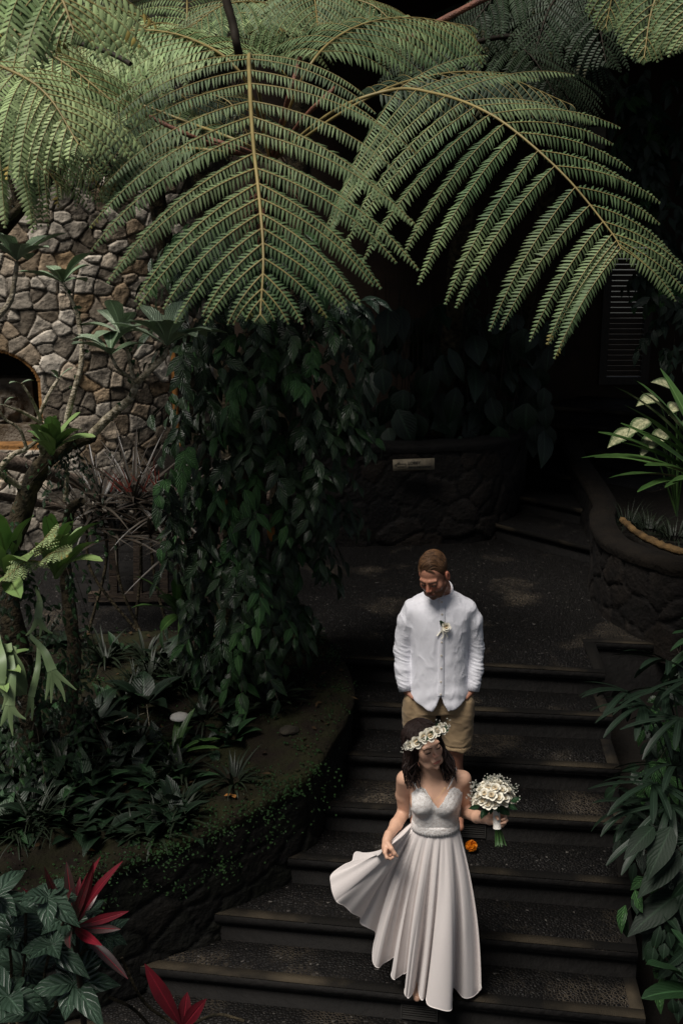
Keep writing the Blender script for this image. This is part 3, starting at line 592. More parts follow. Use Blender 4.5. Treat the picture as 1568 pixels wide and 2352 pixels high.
fern_tree('bright tree fern cut off by the top right corner', (1760, -160, 4.8),
    [(.25, ((1650, -170, 4.6), (1560, -100, 4.5), (1500, 10, 4.45), (1478, 130, 4.4))), (.24, ((1660, -120, 4.4), (1610, -60, 4.3), (1590, 30, 4.25), (1580, 100, 4.2))), (.24, ((1600, -250, 4.8), (1480, -170, 4.8), (1420, -60, 4.8), (1390, 60, 4.8)))], 'fern', .3, 15, pw=.02, trunk=(1.1, .3, -6))
# dark bare branches across the top
br = thing('bare_branch', 'dark bare stem coming down steeply from the top edge', 'branch', at(530, 60, 5))
t = MB(); t.tube(spline(P3((510, -60, 4.3), (522, 10, 4.3), (536, 60, 4.3), (545, 108, 4.3), (555, 150, 4.4)), 20), [.016] * 20, 8, jit=.05); t.build('stem', M['ribdk'], br)
t = MB(); t.tube(spline(P3((900, 110, 7), (990, 60, 7), (1090, 8, 7.0), (1150, -20, 7)), 20), .02, 8, jit=.05); tag(t.build('bare_branch', M['ribred']), 'long reddish branch rising to the right at the top edge', 'branch')
t = MB(); t.tube(spline(P3((150, 86, 5.0), (200, 105, 4.95), (250, 120, 4.9), (300, 147, 4.85)), 20), .011, 8, jit=.05); tag(t.build('bare_branch', M['ribdk']), 'short dark branch among the pale fronds at upper left', 'branch')
t = MB(); t.tube(spline(P3((1050, 110, 8), (1150, 85, 8), (1250, 92, 8), (1310, 120, 8)), 20), .018, 8, jit=.05); tag(t.build('bare_branch', M['ribdk']), 'thin dark branch arching below the top right ferns', 'branch')
# ================================================================ LEAFY PLANTS
M['vine'] = leaf_mat('vine_leaf', (.015, .036, .011), (.005, .013, .0045), rough=.38, veins=6, vstr=.2, bump=.5)
M['vinelt'] = leaf_mat('young_vine_leaf', (.055, .13, .04), (.03, .08, .03), rough=.32, veins=7, vstr=.25, bump=.9)
M['frang'] = leaf_mat('frangipani_leaf', (.36, .46, .31), (.18, .29, .15), rough=.4, veins=14, vstr=.35)
M['nest'] = leaf_mat('nest_fern_leaf', (.24, .34, .12), (.12, .22, .07), vein=(.05, .05, .02), rough=.35, veins=0, vstr=0, bump=.3)
M['nestdk'] = leaf_mat('green_strap_leaf', (.05, .10, .025), (.025, .06, .015), rough=.35, veins=0, vstr=0, bump=.3)
M['stag'] = leaf_mat('staghorn', (.20, .27, .13), (.12, .18, .08), vein=(.16, .22, .1), rough=.5, veins=0, vstr=0, bump=.1)
M['dracR'] = leaf_mat('dracaena_leaf', (.045, .04, .03), (.02, .018, .013), vein=(.09, .02, .014), rough=.4, veins=0, vstr=0, bump=.2)
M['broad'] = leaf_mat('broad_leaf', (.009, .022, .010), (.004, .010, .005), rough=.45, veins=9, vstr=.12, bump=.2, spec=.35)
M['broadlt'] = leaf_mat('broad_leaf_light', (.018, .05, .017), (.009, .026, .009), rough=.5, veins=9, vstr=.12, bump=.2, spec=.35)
M['grass'] = leaf_mat('grass_leaf', (.012, .019, .009), (.006, .010, .005), rough=.5, spec=.3, veins=0, vstr=0, bump=.2)
M['deepleaf'] = leaf_mat('deep_leaf', (.006, .016, .007), (.004, .010, .005), rough=.6, veins=9, vstr=.1, bump=.15, spec=.2)
M['cord'] = leaf_mat('red_leaf', (.045, .02, .02), (.025, .018, .015), vein=(.30, .012, .03), rough=.35, veins=0, vstr=0, bump=.4, red=None)
M['cordR'] = leaf_mat('crimson_leaf', (.13, .007, .015), (.035, .008, .010), vein=(.28, .02, .035), rough=.35, veins=0, vstr=0, bump=.4)
M['shrub'] = leaf_mat('blistered_leaf', (.032, .058, .038), (.014, .03, .018), rough=.36, veins=5, vstr=.15, bump=.6)
M['palm'] = leaf_mat('palm_leaf', (.010, .022, .012), (.005, .011, .006), rough=.5, spec=.3, veins=0, vstr=0, bump=.3)
M['dieff'] = leaf_mat('variegated_leaf', (.05, .10, .035), None, rough=.4, veins=13, vstr=.9, vein=(.5, .48, .28), spots=(.5, .5, .30), bump=.5)
M['deadl'] = mat('dead_leaf', (.28, .12, .03), .8, .2, noise=.5, nscale=12)
STRAP = ([0, .15, .5, .85, 1], [.45, .8, 1, .7, .03]); BLADE = ([0, .3, 1], [.9, 1, .04]); NEST = ([0, .12, .45, .75, .93, 1], [.25, .55, 1.0, .95, .5, .05])
OVATE = ([0, .08, .3, .55, .8, 1], [.12, .6, 1, .9, .42, .02])
def rosette(parent, name, base, n, L, W, m, el=(10, 80), prof=STRAP, bend=(.6, 1.4), seg=7, fold=.25, wave=0, az=None, r=None, base_r=.03, face=None):
    r = r or np.random.default_rng(int(abs(base[0] * 1000 + base[2] * 77 + n)) % 99991)
    mb = MB(); a = np.linspace(0, 2 * np.pi, n, endpoint=False) * 2.4 + r.uniform(-.3, .3, n)
    if az is not None: a = r.uniform(az[0], az[1], n)
    e = np.radians(r.uniform(*el, n)); D = np.stack([np.cos(a) * np.cos(e), np.sin(a) * np.cos(e), np.sin(e)], -1)
    N = UP - (D @ UP)[:, None] * D + np.stack([-np.cos(a), -np.sin(a), a * 0], -1) * .3
    B = np.asarray(base) + np.stack([np.cos(a), np.sin(a), a * 0], -1) * base_r
    mb.leaves(B, D, N, L * r.uniform(.65, 1.1, n), W * r.uniform(.8, 1.15, n), bend=r.uniform(*bend, n), fold=fold, seg=seg, prof=prof, wave=wave)
    return mb.build(name, M[m], parent)
# --- creeper on a post in the middle
cp = thing('creeper_post', 'tall post smothered in glossy dark creeper leaves, left of the couple', 'creeper', at(545, 1650, 7.3))
ax = spline(P3((545, 1700, 7.35), (540, 1400, 7.35), (570, 1100, 7.3), (600, 850, 7.2), (600, 600, 7.1), (590, 470, 7.1)), 60)
t = MB(); t.tube(ax, .13, 12, jit=.1); t.build('post', M['moss'], cp)
def creeper(parent, outline, Y, depth, n, L, m='vine', seed=1, down=.8):
    """leaves hang in sprays all through a volume: outline rows of (py, px left, px right)"""
    r = np.random.default_rng(seed); mb = MB(); o = np.array(outline, float)
    ns = n // 6; py = r.choice(np.linspace(o[0, 0], o[-1, 0], 400), ns, p=(lambda q: q / q.sum())(np.interp(np.linspace(o[0, 0], o[-1, 0], 400), o[:, 0], o[:, 2] - o[:, 1])))
    a = np.interp(py, o[:, 0], o[:, 1]); b = np.interp(py, o[:, 0], o[:, 2]); u = r.random(ns); px = a + (b - a) * u
    fr = np.sqrt(np.clip(1 - (2 * u - 1) ** 2, 0, 1)) 
    for k in range(ns):
        Yk = Y - depth * fr[k] * r.uniform(.35, 1.15); p = at(px[k], py[k], Yk)
        out = nrm(np.array([(2 * u[k] - 1) * 1.2, -fr[k] - .2, -.15 + r.normal(0, .2)])); st = nrm(out + np.array([0, 0, -.5 * r.random()]) + r.normal(0, .25, 3))
        m_ = r.integers(4, 8); ln = r.uniform(.10, .26); ts = np.linspace(.15, 1, m_)[:, None]; q = p + st * ln * ts + np.array([0, 0, -.10]) * ts ** 2
        sd = nrm(np.cross(st, UP)) * np.where(np.arange(m_) % 2, 1, -1)[:, None]
        D = nrm(st * .5 + sd * .8 * (ts < .97) + np.array([0, 0, -down]) + r.normal(0, .25, (m_, 3))); N = nrm(out * .8 + UP * .75 + r.normal(0, .25, (m_, 3)))
        mb.leaves(q, D, N, L * r.uniform(.6, 1.25, (m_,)), L * r.uniform(.38, .55, (m_,)), bend=r.uniform(.1, .8, m_), fold=.22, seg=4, prof=OVATE, m=0 if r.random() > .2 else 1)
        if r.random() < .5: mb.tube([p - st * .1, p, q[-1]], .002, 3, 2, cap=False)
    return mb.build('foliage', [M[m], M['vinelt'], M['ribdk']], parent)
creeper(cp, [(505, 420, 700), (600, 400, 760), (700, 400, 830), (800, 420, 800), (900, 440, 810), (1000, 440, 820), (1100, 440, 800), (1200, 440, 740), (1300, 430, 720), (1400, 450, 680), (1500, 480, 660), (1560, 500, 640)], 7.15, .55, 2100, .135, seed=4)
creeper(cp, [(560, 380, 480), (640, 380, 430), (1000, 400, 480), (1100, 340, 480), (1180, 400, 480), (1250, 400, 520)], 6.9, .3, 150, .15, seed=5)
dl = MB(); dl.leaves([at(622, 1200, 6.6), at(515, 1140, 6.6), at(690, 860, 6.6)], [0, -.2, -1], [0, -1, .2], .13, .05, seg=5); dl.build('dead_leaf', M['deadl'], cp)
# hanging light shoots at its right shoulder
sp = MB(); r_ = np.random.default_rng(3)
for q in [((740, 715, 6.7), (800, 695, 6.6), (862, 688, 6.5)), ((770, 700, 6.7), (830, 705, 6.6), (840, 715, 6.6))]:
    C = spline(P3(*q), 12); sp.leaves(C, np.array([.5, -.3, -.5]) + r_.normal(0, .35, (12, 3)), [0, -.5, 1], .12, .055, seg=4, prof=OVATE)
sp.build('shoot', M['shrub'], cp)
# --- dark planting behind the sign wall
dk = thing('climbing_plant', 'big split leaved climber in deep shade above the sign wall', 'plant', at(960, 1000, 11.4))
r_ = np.random.default_rng(8); mb = MB(); n = 170
pp = np.array([at(r_.uniform(820, 1260), r_.uniform(700, 1010), r_.uniform(10.9, 12.2)) for _ in range(n)]); mb.leaves(pp, np.array([0, -.35, -1]) + r_.normal(0, .35, (n, 3)), np.array([0, -1, .6]) + r_.normal(0, .3, (n, 3)), r_.uniform(.2, .42, n), r_.uniform(.14, .28, n), bend=.6, seg=5, prof=OVATE)
mb.build('foliage', M['broad'], dk)
t = MB(); 
for k in range(90):
    p = at(r_.uniform(850, 1200), r_.uniform(620, 760), r_.uniform(11, 12)); q = p + np.array([r_.normal(0, .1), -.1, -r_.uniform(.5, 1.5)]); t.tube([p, (p + q) / 2 + r_.normal(0, .04, 3), q], .004, 3, cap=False)
t.build('hanging_roots', M['ribdk'], dk)
pt = thing('palm_trunk', 'slim dark trunk wrapped in ferns standing behind the sign wall', 'trunk', at(1068, 900, 11.8))
t = MB(); t.tube(spline(P3((1068, 1000, 11.8), (1068, 700, 11.8), (1066, 480, 11.8), (1060, 200, 11.8)), 30), .085, 10, jit=.15); t.build('trunk', M['bark'], pt)
creeper(pt, [(520, 1045, 1090), (700, 1030, 1100), (760, 1020, 1110)], 11.7, .25, 220, .09, seed=9)
# dark hedge masses, right edge high
hd = thing('climbing_plant', 'dark leafy curtain hanging down at the right edge beside the shutters', 'plant', at(1530, 500, 10))
creeper(hd, [(150, 1440, 1600), (300, 1420, 1600), (480, 1430, 1600), (640, 1480, 1600), (820, 1500, 1600)], 10.6, .4, 800, .15, seed=10, m='broad')
# --- frangipani at left, with its epiphytes
fg = thing('frangipani_tree', 'lichen pale frangipani tree branching over the left bed', 'tree', at(40, 1500, 6.0))
def limb(pts, r0, r1, m='palebark', n=30, jit=.07, name='branch'):
    t = MB(); C = spline(P3(*pts), n); t.tube(C, np.linspace(r0, r1, n), 9, jit=jit); return t.build(name, M[m], fg), C
limb(((70, 1760, 6.2), (60, 1600, 6.15), (30, 1450, 6.1), (10, 1300, 6.1), (40, 1210, 6.1), (70, 1120, 6.1), (100, 1060, 6.1)), .085, .05, 'bark', 40, name='trunk')
limb(((150, 1700, 6.3), (170, 1500, 6.3), (150, 1300, 6.3), (160, 1180, 6.25), (190, 1150, 6.2)), .05, .025, 'bark')
limb(((60, 1130, 6.1), (105, 1060, 6.05), (160, 1020, 6.0), (215, 1000, 5.95)), .055, .036, 'bark', name='limb')
LB = [
 (((205, 1005, 5.95), (255, 955, 5.9), (300, 915, 5.85), (315, 880, 5.85), (345, 850, 5.8), (375, 820, 5.8), (385, 795, 5.8)), .026, .013),
 (((310, 895, 5.85), (303, 850, 5.9), (290, 790, 5.95), (280, 770, 5.95)), .014, .008),
 (((312, 880, 5.85), (290, 860, 5.8), (270, 845, 5.75), (255, 815, 5.75)), .010, .007),
 (((145, 1010, 6.0), (165, 920, 5.95), (188, 830, 5.95), (182, 740, 6.0), (165, 690, 6.0), (145, 650, 6.05)), .018, .009),
 (((95, 975, 6.0), (90, 960, 6.0), (110, 910, 6.0), (135, 870, 6.05)), .013, .009), (((95, 965, 6.0), (75, 920, 5.9), (50, 880, 5.85)), .011, .007), (((95, 970, 6.0), (50, 945, 5.9), (10, 930, 5.85)), .011, .006),
 (((100, 1060, 6.05), (97, 1010, 6.0), (95, 970, 6.0)), .022, .015), (((60, 1125, 6.1), (20, 1100, 6.0), (0, 1080, 5.9), (30, 1045, 5.9), (62, 1030, 5.95), (95, 1005, 6)), .02, .010), (((0, 1085, 5.9), (-40, 1060, 5.8), (-80, 960, 5.8)), .02, .012),
 (((62, 1030, 5.95), (45, 985, 5.9), (10, 960, 5.85), (-10, 920, 5.8)), .010, .006), (((150, 1150, 6.1), (155, 1100, 6.05), (150, 1060, 6)), .014, .010),
 (((-40, 760, 5.2), (20, 700, 5.2), (35, 640, 5.2), (40, 600, 5.2)), .016, .010), (((-40, 530, 5.2), (20, 500, 5.2), (60, 460, 5.2), (110, 425, 5.25), (160, 370, 5.3), (200, 300, 5.35)), .020, .011), (((40, 470, 5.2), (25, 420, 5.2), (5, 360, 5.2)), .012, .008),
 (((110, 425, 5.2), (130, 350, 5.2), (115, 300, 5.2), (100, 240, 5.2)), .012, .008), (((-30, 210, 4.8), (60, 210, 4.85), (130, 232, 4.9), (200, 240, 4.9)), .012, .009), (((-30, 285, 4.9), (50, 270, 4.9), (130, 270, 4.95), (210, 270, 5)), .010, .008), (((215, 300, 5.3), (200, 250, 5.2), (190, 220, 5.1)), .01, .007)]
tips = []
for q, a_, b_ in LB:
    o, C = limb(q, a_, b_, 'palebark' if q[0][1] > 560 else 'bark', 26); tips.append((C[-1], nrm(C[-1] - C[-4])))
for (p, d), n_, L_ in [(tips[0], 11, .33), (tips[1], 9, .26), (tips[2], 7, .25), (tips[3], 8, .25), (tips[4], 3, .1), (tips[5], 2, .1), (tips[6], 2, .09), (tips[12], 9, .25), (tips[13], 9, .22), (tips[15], 10, .2), (tips[16], 6, .18), (tips[14], 6, .16), (tips[17], 6, .16), (tips[18], 5, .14)]:
    r_ = np.random.default_rng(int(abs(p[0] * 999) + n_)); mb = MB(); a = np.linspace(0, 2 * np.pi, n_, endpoint=False) + r_.uniform(0, 1)
    e = np.radians(r_.uniform(5, 60, n_)); D = np.stack([np.cos(a) * np.cos(e), np.sin(a) * np.cos(e), np.sin(e)], -1) + d * .3
    mb.leaves(np.repeat(p[None], n_, 0), D, UP, L_ * r_.uniform(.6, 1.15, n_), .085 * L_ / .22, bend=r_.uniform(.4, 1.3, n_), fold=.3, seg=7, prof=([0, .15, .5, .75, .93, 1], [.06, .25, .8, 1, .5, .05])); mb.build('leaf_cluster', M['frang'], fg)
creeper(fg, [(1180, 20, 90), (1300, -20, 70), (1450, -10, 90), (1600, 10, 110), (1720, 20, 120)], 6.0, .16, 420, .055, seed=61)
creeper(fg, [(1160, 150, 230), (1300, 130, 190), (1500, 140, 210), (1660, 120, 220)], 6.2, .14, 300, .05, seed=62)
creeper(fg, [(1000, 90, 250), (1060, 90, 200), (1130, 50, 120)], 6.0, .08, 130, .035, seed=63)
# button ferns creeping on the branches
mb = MB(); r_ = np.random.default_rng(12)
for q in (LB[0][0], LB[1][0], LB[3][0], LB[13][0], LB[8][0]):
    C = spline(P3(*q), 60); k = r_.integers(10, 60, 26); mb.leaves(C[k] + r_.normal(0, .012, (26, 3)), r_.normal(0, 1, (26, 3)), r_.normal(0, 1, (26, 3)), .035, .022, seg=3, prof=OVATE)
mb.build('foliage', M['vinelt'], fg)
def epi(name, label, cat, p, n, L, W, m, group=None, **k):
    o = thing(name, label, cat, p, group); rosette(o, 'leaf', p, n, L, W, m, **k); return o
g_ = 'bird nest ferns perched on the frangipani'
def nestfern(label, p, leaves, W, group=g_, m='nest', curv=1.0):
    """leaves: list of (px,py,Y) tips"""
    p = np.asarray(p); o = thing('nest_fern', label, 'fern', p, group); r_ = np.random.default_rng(int(abs(p[0] * 500 + p[2] * 900)) % 9999)
    for q in leaves:
        tip = at(*q); d = tip - p; ln = np.linalg.norm(d); up = UP - d * (d @ UP) / ln ** 2; bd = r_.uniform(.5, 1.0) * curv; A = bd / 2
        D = nrm(nrm(d) * math.cos(A) + nrm(up) * math.sin(A)); Nn = nrm(up) - D * (nrm(up) @ D)
        mb = MB(); mb.leaves([p], D, Nn + r_.normal(0, .25, 3), ln * 1.05, W * r_.uniform(.8, 1.15), bend=bd, fold=.3, seg=12, prof=NEST, wave=.035); mb.build('leaf', M[m], o)
    return o
nestfern('small fresh green nest fern in the frangipani fork, beside the niche', at(118, 1045, 5.9), [(78, 978, 5.6), (112, 975, 5.7), (140, 960, 5.75), (150, 948, 5.9), (183, 952, 5.9), (200, 985, 5.8), (205, 1010, 5.75), (85, 1015, 5.6), (125, 1000, 5.6), (70, 990, 6.0)], .08)
nestfern('large pale nest fern on the trunk at the left edge', at(25, 1335, 5.85), [(-40, 1180, 5.5), (30, 1200, 5.6), (-60, 1250, 5.4), (-30, 1360, 5.3), (60, 1290, 5.3), (20, 1380, 5.3), (-70, 1330, 5.4), (50, 1230, 5.8)], .13)
nestfern('light green nest fern spreading right of the mossy trunk', at(130, 1330, 5.9), [(105, 1190, 5.7), (140, 1180, 5.7), (180, 1195, 5.7), (240, 1200, 5.7), (225, 1245, 5.6), (150, 1230, 5.5), (90, 1250, 5.5), (205, 1300, 5.5), (190, 1215, 6.0)], .085)
nestfern('narrow green nest fern low in the creeper, over the pebbled path', at(415, 1415, 7.0), [(322, 1330, 6.8), (300, 1395, 6.8), (355, 1370, 6.6), (385, 1330, 6.8), (420, 1345, 6.7), (455, 1365, 6.8), (425, 1525, 6.8), (380, 1450, 6.6), (500, 1350, 7)], .07, m='nestdk', group=g_)
nestfern('pale broad leaved nest fern low on the trunk at the left edge', at(-20, 1560, 5.75), [(20, 1500, 5.6), (45, 1545, 5.5), (15, 1590, 5.45), (-10, 1470, 5.6), (40, 1600, 5.6), (60, 1500, 5.7)], .09)
# feathery little fern
ff_ = thing('rabbit_foot_fern', 'small bluish feathery fern on the frangipani trunk', 'fern', at(80, 1280, 5.6))
for q in (((95, 1290, 5.6), (60, 1290, 5.45), (10, 1330, 5.4)), ((95, 1290, 5.6), (120, 1270, 5.45), (160, 1265, 5.4)), ((95, 1270, 5.6), (100, 1240, 5.45), (130, 1215, 5.4))):
    frond(ff_, P3(*q), .10, npin=12, droop=.3, pw=.014, pl=.03, leafm='fernlt', rad=.003, nup=(0, -.6, 1))
# staghorn fern: forked hanging straps
stg = thing('staghorn_fern', 'pale staghorn fern with forked straps hanging from the left trunk', 'fern', at(60, 1400, 5.7))
def ribbon(C, wd, n0, mb, m=0):
    C = np.asarray(C); T = nrm(np.gradient(C, axis=0)); S = nrm(np.cross(T, n0)); N = np.cross(S, T); wd = np.broadcast_to(wd, (len(C),))[:, None]
    mb.grid(np.stack([C - S * wd, C + N * wd * .3, C + S * wd], 1), m, np.stack(np.meshgrid(np.linspace(0, 1, len(C)), [0, .5, 1], indexing='ij'), -1)[..., ::-1])
def stagstrap(p0, p1, tines, w0, w1):
    mb = MB(); a_, b_ = np.array(p0, float), np.array(p1, float); C = spline([at(*a_), at(*((a_ + b_) / 2 + [6, -5, -.06])), at(*b_)], 14); ribbon(C, np.linspace(w0, w1, 14), [0, -1, .1], mb)
    for q in tines:
        q = [np.array(x_, float) for x_ in q]; C = spline([at(*b_)] + [at(*x_) for x_ in q], 12); ribbon(C, np.linspace(w1 * .8, .003, 12), [0, -1, .1], mb)
    mb.build('forked_strap', M['stag'], stg)
stagstrap((82, 1350, 5.7), (88, 1420, 5.5), [((75, 1445, 5.5), (60, 1460, 5.5)), ((95, 1440, 5.5), (92, 1462, 5.5)), ((105, 1445, 5.5), (122, 1455, 5.5))], .012, .022)
stagstrap((70, 1460, 5.7), (120, 1540, 5.5), [((112, 1575, 5.5), (105, 1608, 5.5)), ((135, 1570, 5.5), (145, 1590, 5.5), (150, 1612, 5.5)), ((145, 1560, 5.5), (176, 1585, 5.5)), ((120, 1570, 5.5), (118, 1615, 5.5))], .014, .028)
stagstrap((90, 1480, 5.8), (72, 1600, 5.6), [((66, 1625, 5.6), (58, 1650, 5.6)), ((75, 1625, 5.6), (74, 1655, 5.6))], .012, .02)
stagstrap((20, 1480, 5.7), (22, 1620, 5.5), [((10, 1650, 5.5), (2, 1668, 5.5)), ((25, 1655, 5.5), (30, 1690, 5.5)), ((40, 1640, 5.5), (60, 1652, 5.5))], .02, .03)
stagstrap((-10, 1470, 5.7), (0, 1570, 5.5), [((15, 1600, 5.5), (5, 1630, 5.5)), ((-20, 1600, 5.5), (-30, 1620, 5.5))], .04, .03)
mb = MB(); mb.leaves([at(20, 1480, 5.7), at(10, 1500, 5.65)], [[-.3, -.3, -1], [.4, -.3, -1]], [0, -1, .3], .26, .16, bend=.5, seg=8, prof=([0, .3, .7, 1], [.6, 1, .8, .3]), wave=.05); mb.build('shield_leaf', M['stag'], stg)
# --- red edged dracaena clump by the railing
dr = thing('dracaena', 'spiky dracaena clump with red edged narrow leaves by the railing', 'plant', at(300, 1280, 8.0))
for i_, (x_, y_, n_) in enumerate(((230, 1165, 44), (310, 1155, 50), (395, 1175, 44), (345, 1225, 44), (265, 1235, 36), (425, 1245, 36), (200, 1205, 30))):
    p = at(x_, y_, 7.9); r_ = np.random.default_rng(i_ + 40); mb = MB(); a = r_.uniform(0, 6.28, n_); e = np.radians(r_.uniform(-15, 75, n_)); D = np.stack([np.cos(a) * np.cos(e), np.sin(a) * np.cos(e) * .6, np.sin(e)], -1)
    mb.leaves(np.repeat(p[None], n_, 0), D, UP + [0, -.4, 0], r_.uniform(.32, .72, n_), .024, bend=r_.uniform(.1, 1.1, n_), fold=.3, seg=6, prof=BLADE); mb.build('leaf_head', M['dracR'], dr)
    t = MB(); t.tube(spline([p, p + np.array([.03, 0, -.4]), p + np.array([.1 * (i_ - 1.5), .05, -1.0])], 10), .012, 6); t.build('cane', M['bark'], dr)
mb = MB(); r_ = np.random.default_rng(77); n = 12; mb.leaves(np.array([at(q, 1130, 7.8) for q in r_.uniform(240, 400, n)]), np.stack([r_.normal(0, .5, n), -.2 + 0 * a[:n] if False else np.full(n, -.2), np.ones(n)], -1), [0, -1, .2], r_.uniform(.15, .3, n), .012, bend=.2, seg=5, prof=BLADE); mb.build('leaf_head', mat('red_blade', (.12, .02, .012), .5, .4, noise=.5), dr)
# --- ground planting in the left bed
def bedpt(px, py):
    p = gz(px, py, -.0)
    for _ in range(3):
        d = np.abs(bedS[..., 0] - p[0]) + np.abs(bedS[..., 1] - p[1]); i = np.unravel_index(d.argmin(), d.shape); p = gz(px, py, bedS[i][2])
    return p
kinds = [('broad leaved', 'broad'), ('glossy', 'broadlt')]
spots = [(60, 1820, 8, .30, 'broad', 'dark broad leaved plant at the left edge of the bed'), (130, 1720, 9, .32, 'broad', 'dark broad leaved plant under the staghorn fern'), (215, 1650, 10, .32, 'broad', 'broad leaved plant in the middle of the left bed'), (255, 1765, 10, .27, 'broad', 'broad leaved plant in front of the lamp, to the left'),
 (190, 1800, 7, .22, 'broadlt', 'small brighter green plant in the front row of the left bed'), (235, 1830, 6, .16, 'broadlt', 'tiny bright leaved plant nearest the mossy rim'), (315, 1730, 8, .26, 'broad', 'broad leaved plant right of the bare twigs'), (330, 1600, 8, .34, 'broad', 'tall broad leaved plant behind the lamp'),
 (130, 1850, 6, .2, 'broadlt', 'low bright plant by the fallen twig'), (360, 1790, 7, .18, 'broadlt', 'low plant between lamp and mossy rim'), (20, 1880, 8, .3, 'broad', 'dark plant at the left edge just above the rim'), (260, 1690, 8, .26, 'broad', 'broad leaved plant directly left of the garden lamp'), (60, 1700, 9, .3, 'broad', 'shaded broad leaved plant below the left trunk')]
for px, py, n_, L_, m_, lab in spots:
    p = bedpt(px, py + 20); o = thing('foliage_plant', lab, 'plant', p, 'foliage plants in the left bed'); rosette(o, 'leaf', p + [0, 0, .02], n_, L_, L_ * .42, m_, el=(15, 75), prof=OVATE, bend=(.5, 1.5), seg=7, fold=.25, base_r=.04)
    t = MB(); 
    for k in range(4): t.tube([p, p + np.array([rng.normal(0, .03), rng.normal(0, .03), .06])], .004, 4)
    t.build('stem', M['nestdk'] if False else M['vinelt'], o)
for px, py, n_, L_, W_, m_, lab in [(240, 1500, 34, .28, .028, 'grass', 'striped spider plant at the back of the left bed by the path'), (345, 1545, 40, .30, .018, 'grass', 'grassy lily clump behind the lamp'), (420, 1560, 40, .30, .018, 'grass', 'grassy lily clump at the foot of the creeper post'), (400, 1720, 12, .30, .05, 'nestdk', 'green strap leaved lily in front of the white lamp'), (620, 1610, 30, .30, .045, 'grass', 'striped leaved plant right of the creeper post'), (335, 1500, 26, .22, .03, 'grass', 'small leafy tuft between spider plant and creeper'), (290, 1590, 30, .26, .02, 'grass', 'dark grassy tuft in the middle of the bed'), (470, 1640, 30, .22, .018, 'grass', 'sparse grassy tuft beside the creeper base'), (432, 1790, 8, .12, .03, 'broadlt', 'small seedling plant on bare soil before the rim')]:
    p = bedpt(px, py + 15); o = thing('strap_plant', lab, 'plant', p, 'grassy plants in the left bed'); rosette(o, 'leaf', p, n_, L_, W_, m_, el=(20, 85), prof=BLADE if W_ < .03 else STRAP, bend=(.5, 1.8), seg=7)
r_ = np.random.default_rng(91)
for k in range(112):
    if k < 64: px, py = r_.uniform(-20, 560), r_.uniform(1455, 1800)
    else: px, py = r_.uniform(-20, 430), r_.uniform(1770, 1930)
    if 370 < px < 470 and 1600 < py < 1720: continue
    p = bedpt(px, py); kind = r_.random()
    if kind < .6: o = thing('foliage_plant', 'dark broad leaved plant crowded among others in the left bed', 'plant', p, 'crowded plants filling the left bed'); L_ = r_.uniform(.16, .28); rosette(o, 'leaf', p, int(r_.integers(6, 10)), L_, L_ * .42, 'broad' if r_.random() < .75 else 'broadlt', el=(10, 80), prof=OVATE, bend=(.5, 1.5), seg=6, base_r=.03, r=r_)
    else: o = thing('strap_plant', 'dark grassy tuft crowded among the broad leaves of the left bed', 'plant', p, 'crowded tufts filling the left bed'); rosette(o, 'leaf', p, 34, r_.uniform(.18, .3), r_.uniform(.012, .028), 'grass', el=(20, 85), prof=BLADE, bend=(.5, 1.8), seg=6, r=r_)
# garden lamp: white disc on a short stem
lpz = bedpt(413, 1695); gl = thing('garden_lamp', 'white round garden path lamp among the plants', 'lamp', lpz)
c_ = at(413, 1648, lpz[1]); t = MB(); rr = np.array([0, .03, .055, .062, .06, .05, .02, 0]); zz_ = np.array([.03, .026, .014, .002, -.004, -.002, .0, .0]); th = np.linspace(0, 2 * np.pi, 24, endpoint=False)
t.grid(np.stack([c_[0] + rr[:, None] * np.cos(th), c_[1] + rr[:, None] * np.sin(th), c_[2] + zz_[:, None] + 0 * th], -1), closev=True, flip=True); t.build('lamp_shade', mat('white_enamel', (.55, .53, .48), .5, .4, noise=.2, nscale=12), gl)
t = MB(); t.tube([lpz - [0, 0, .05], c_], .011, 8); t.build('stem', M['ribdk'], gl)
# twigs, stones and dry leaves on the soil
for q, lab in ((((100, 1885, 0), (120, 1900, 0), (145, 1915, 0)), 'thin dry twig lying on the bare soil above the rim'),):
    t = MB(); t.tube([bedpt(a_, b_) + [0, 0, .015] for a_, b_, _ in q], .005, 5); tag(t.build('twig', M['palebark']), lab, 'twig')
t = MB(); r_ = np.random.default_rng(5)
for k in range(7):
    a_ = bedpt(300 + r_.uniform(-20, 60), 1660 + r_.uniform(0, 40)); t.tube([a_ + [0, 0, .08], a_ + r_.normal(0, .06, 3) + [0, 0, .14], a_ + r_.normal(0, .12, 3) + [0, 0, .2]], .003, 4)
tag(t.build('dry_twigs', M['palebark']), 'tangle of bare twigs left of the garden lamp', 'twig')
for (px, py, s_, lab) in ((665, 1685, .05, 'grey field stone on the soil right of the creeper post'),):
    p = bedpt(px, py); t = MB(); u_, v_ = np.meshgrid(np.linspace(0, np.pi, 14), np.linspace(0, 2 * np.pi, 20, endpoint=False), indexing='ij'); q = np.stack([np.sin(u_) * np.cos(v_) * 1.3, np.sin(u_) * np.sin(v_), np.cos(u_) * .6], -1); q *= s_ * (1 + .25 * fbm(q * 2, 3))[..., None]; t.grid(q + p + [0, 0, .02], closev=True, flip=True); tag(t.build('stone', mat('field_stone', (.035, .03, .022), .9, .2, noise=.5, bump=.7)), lab, 'stone')
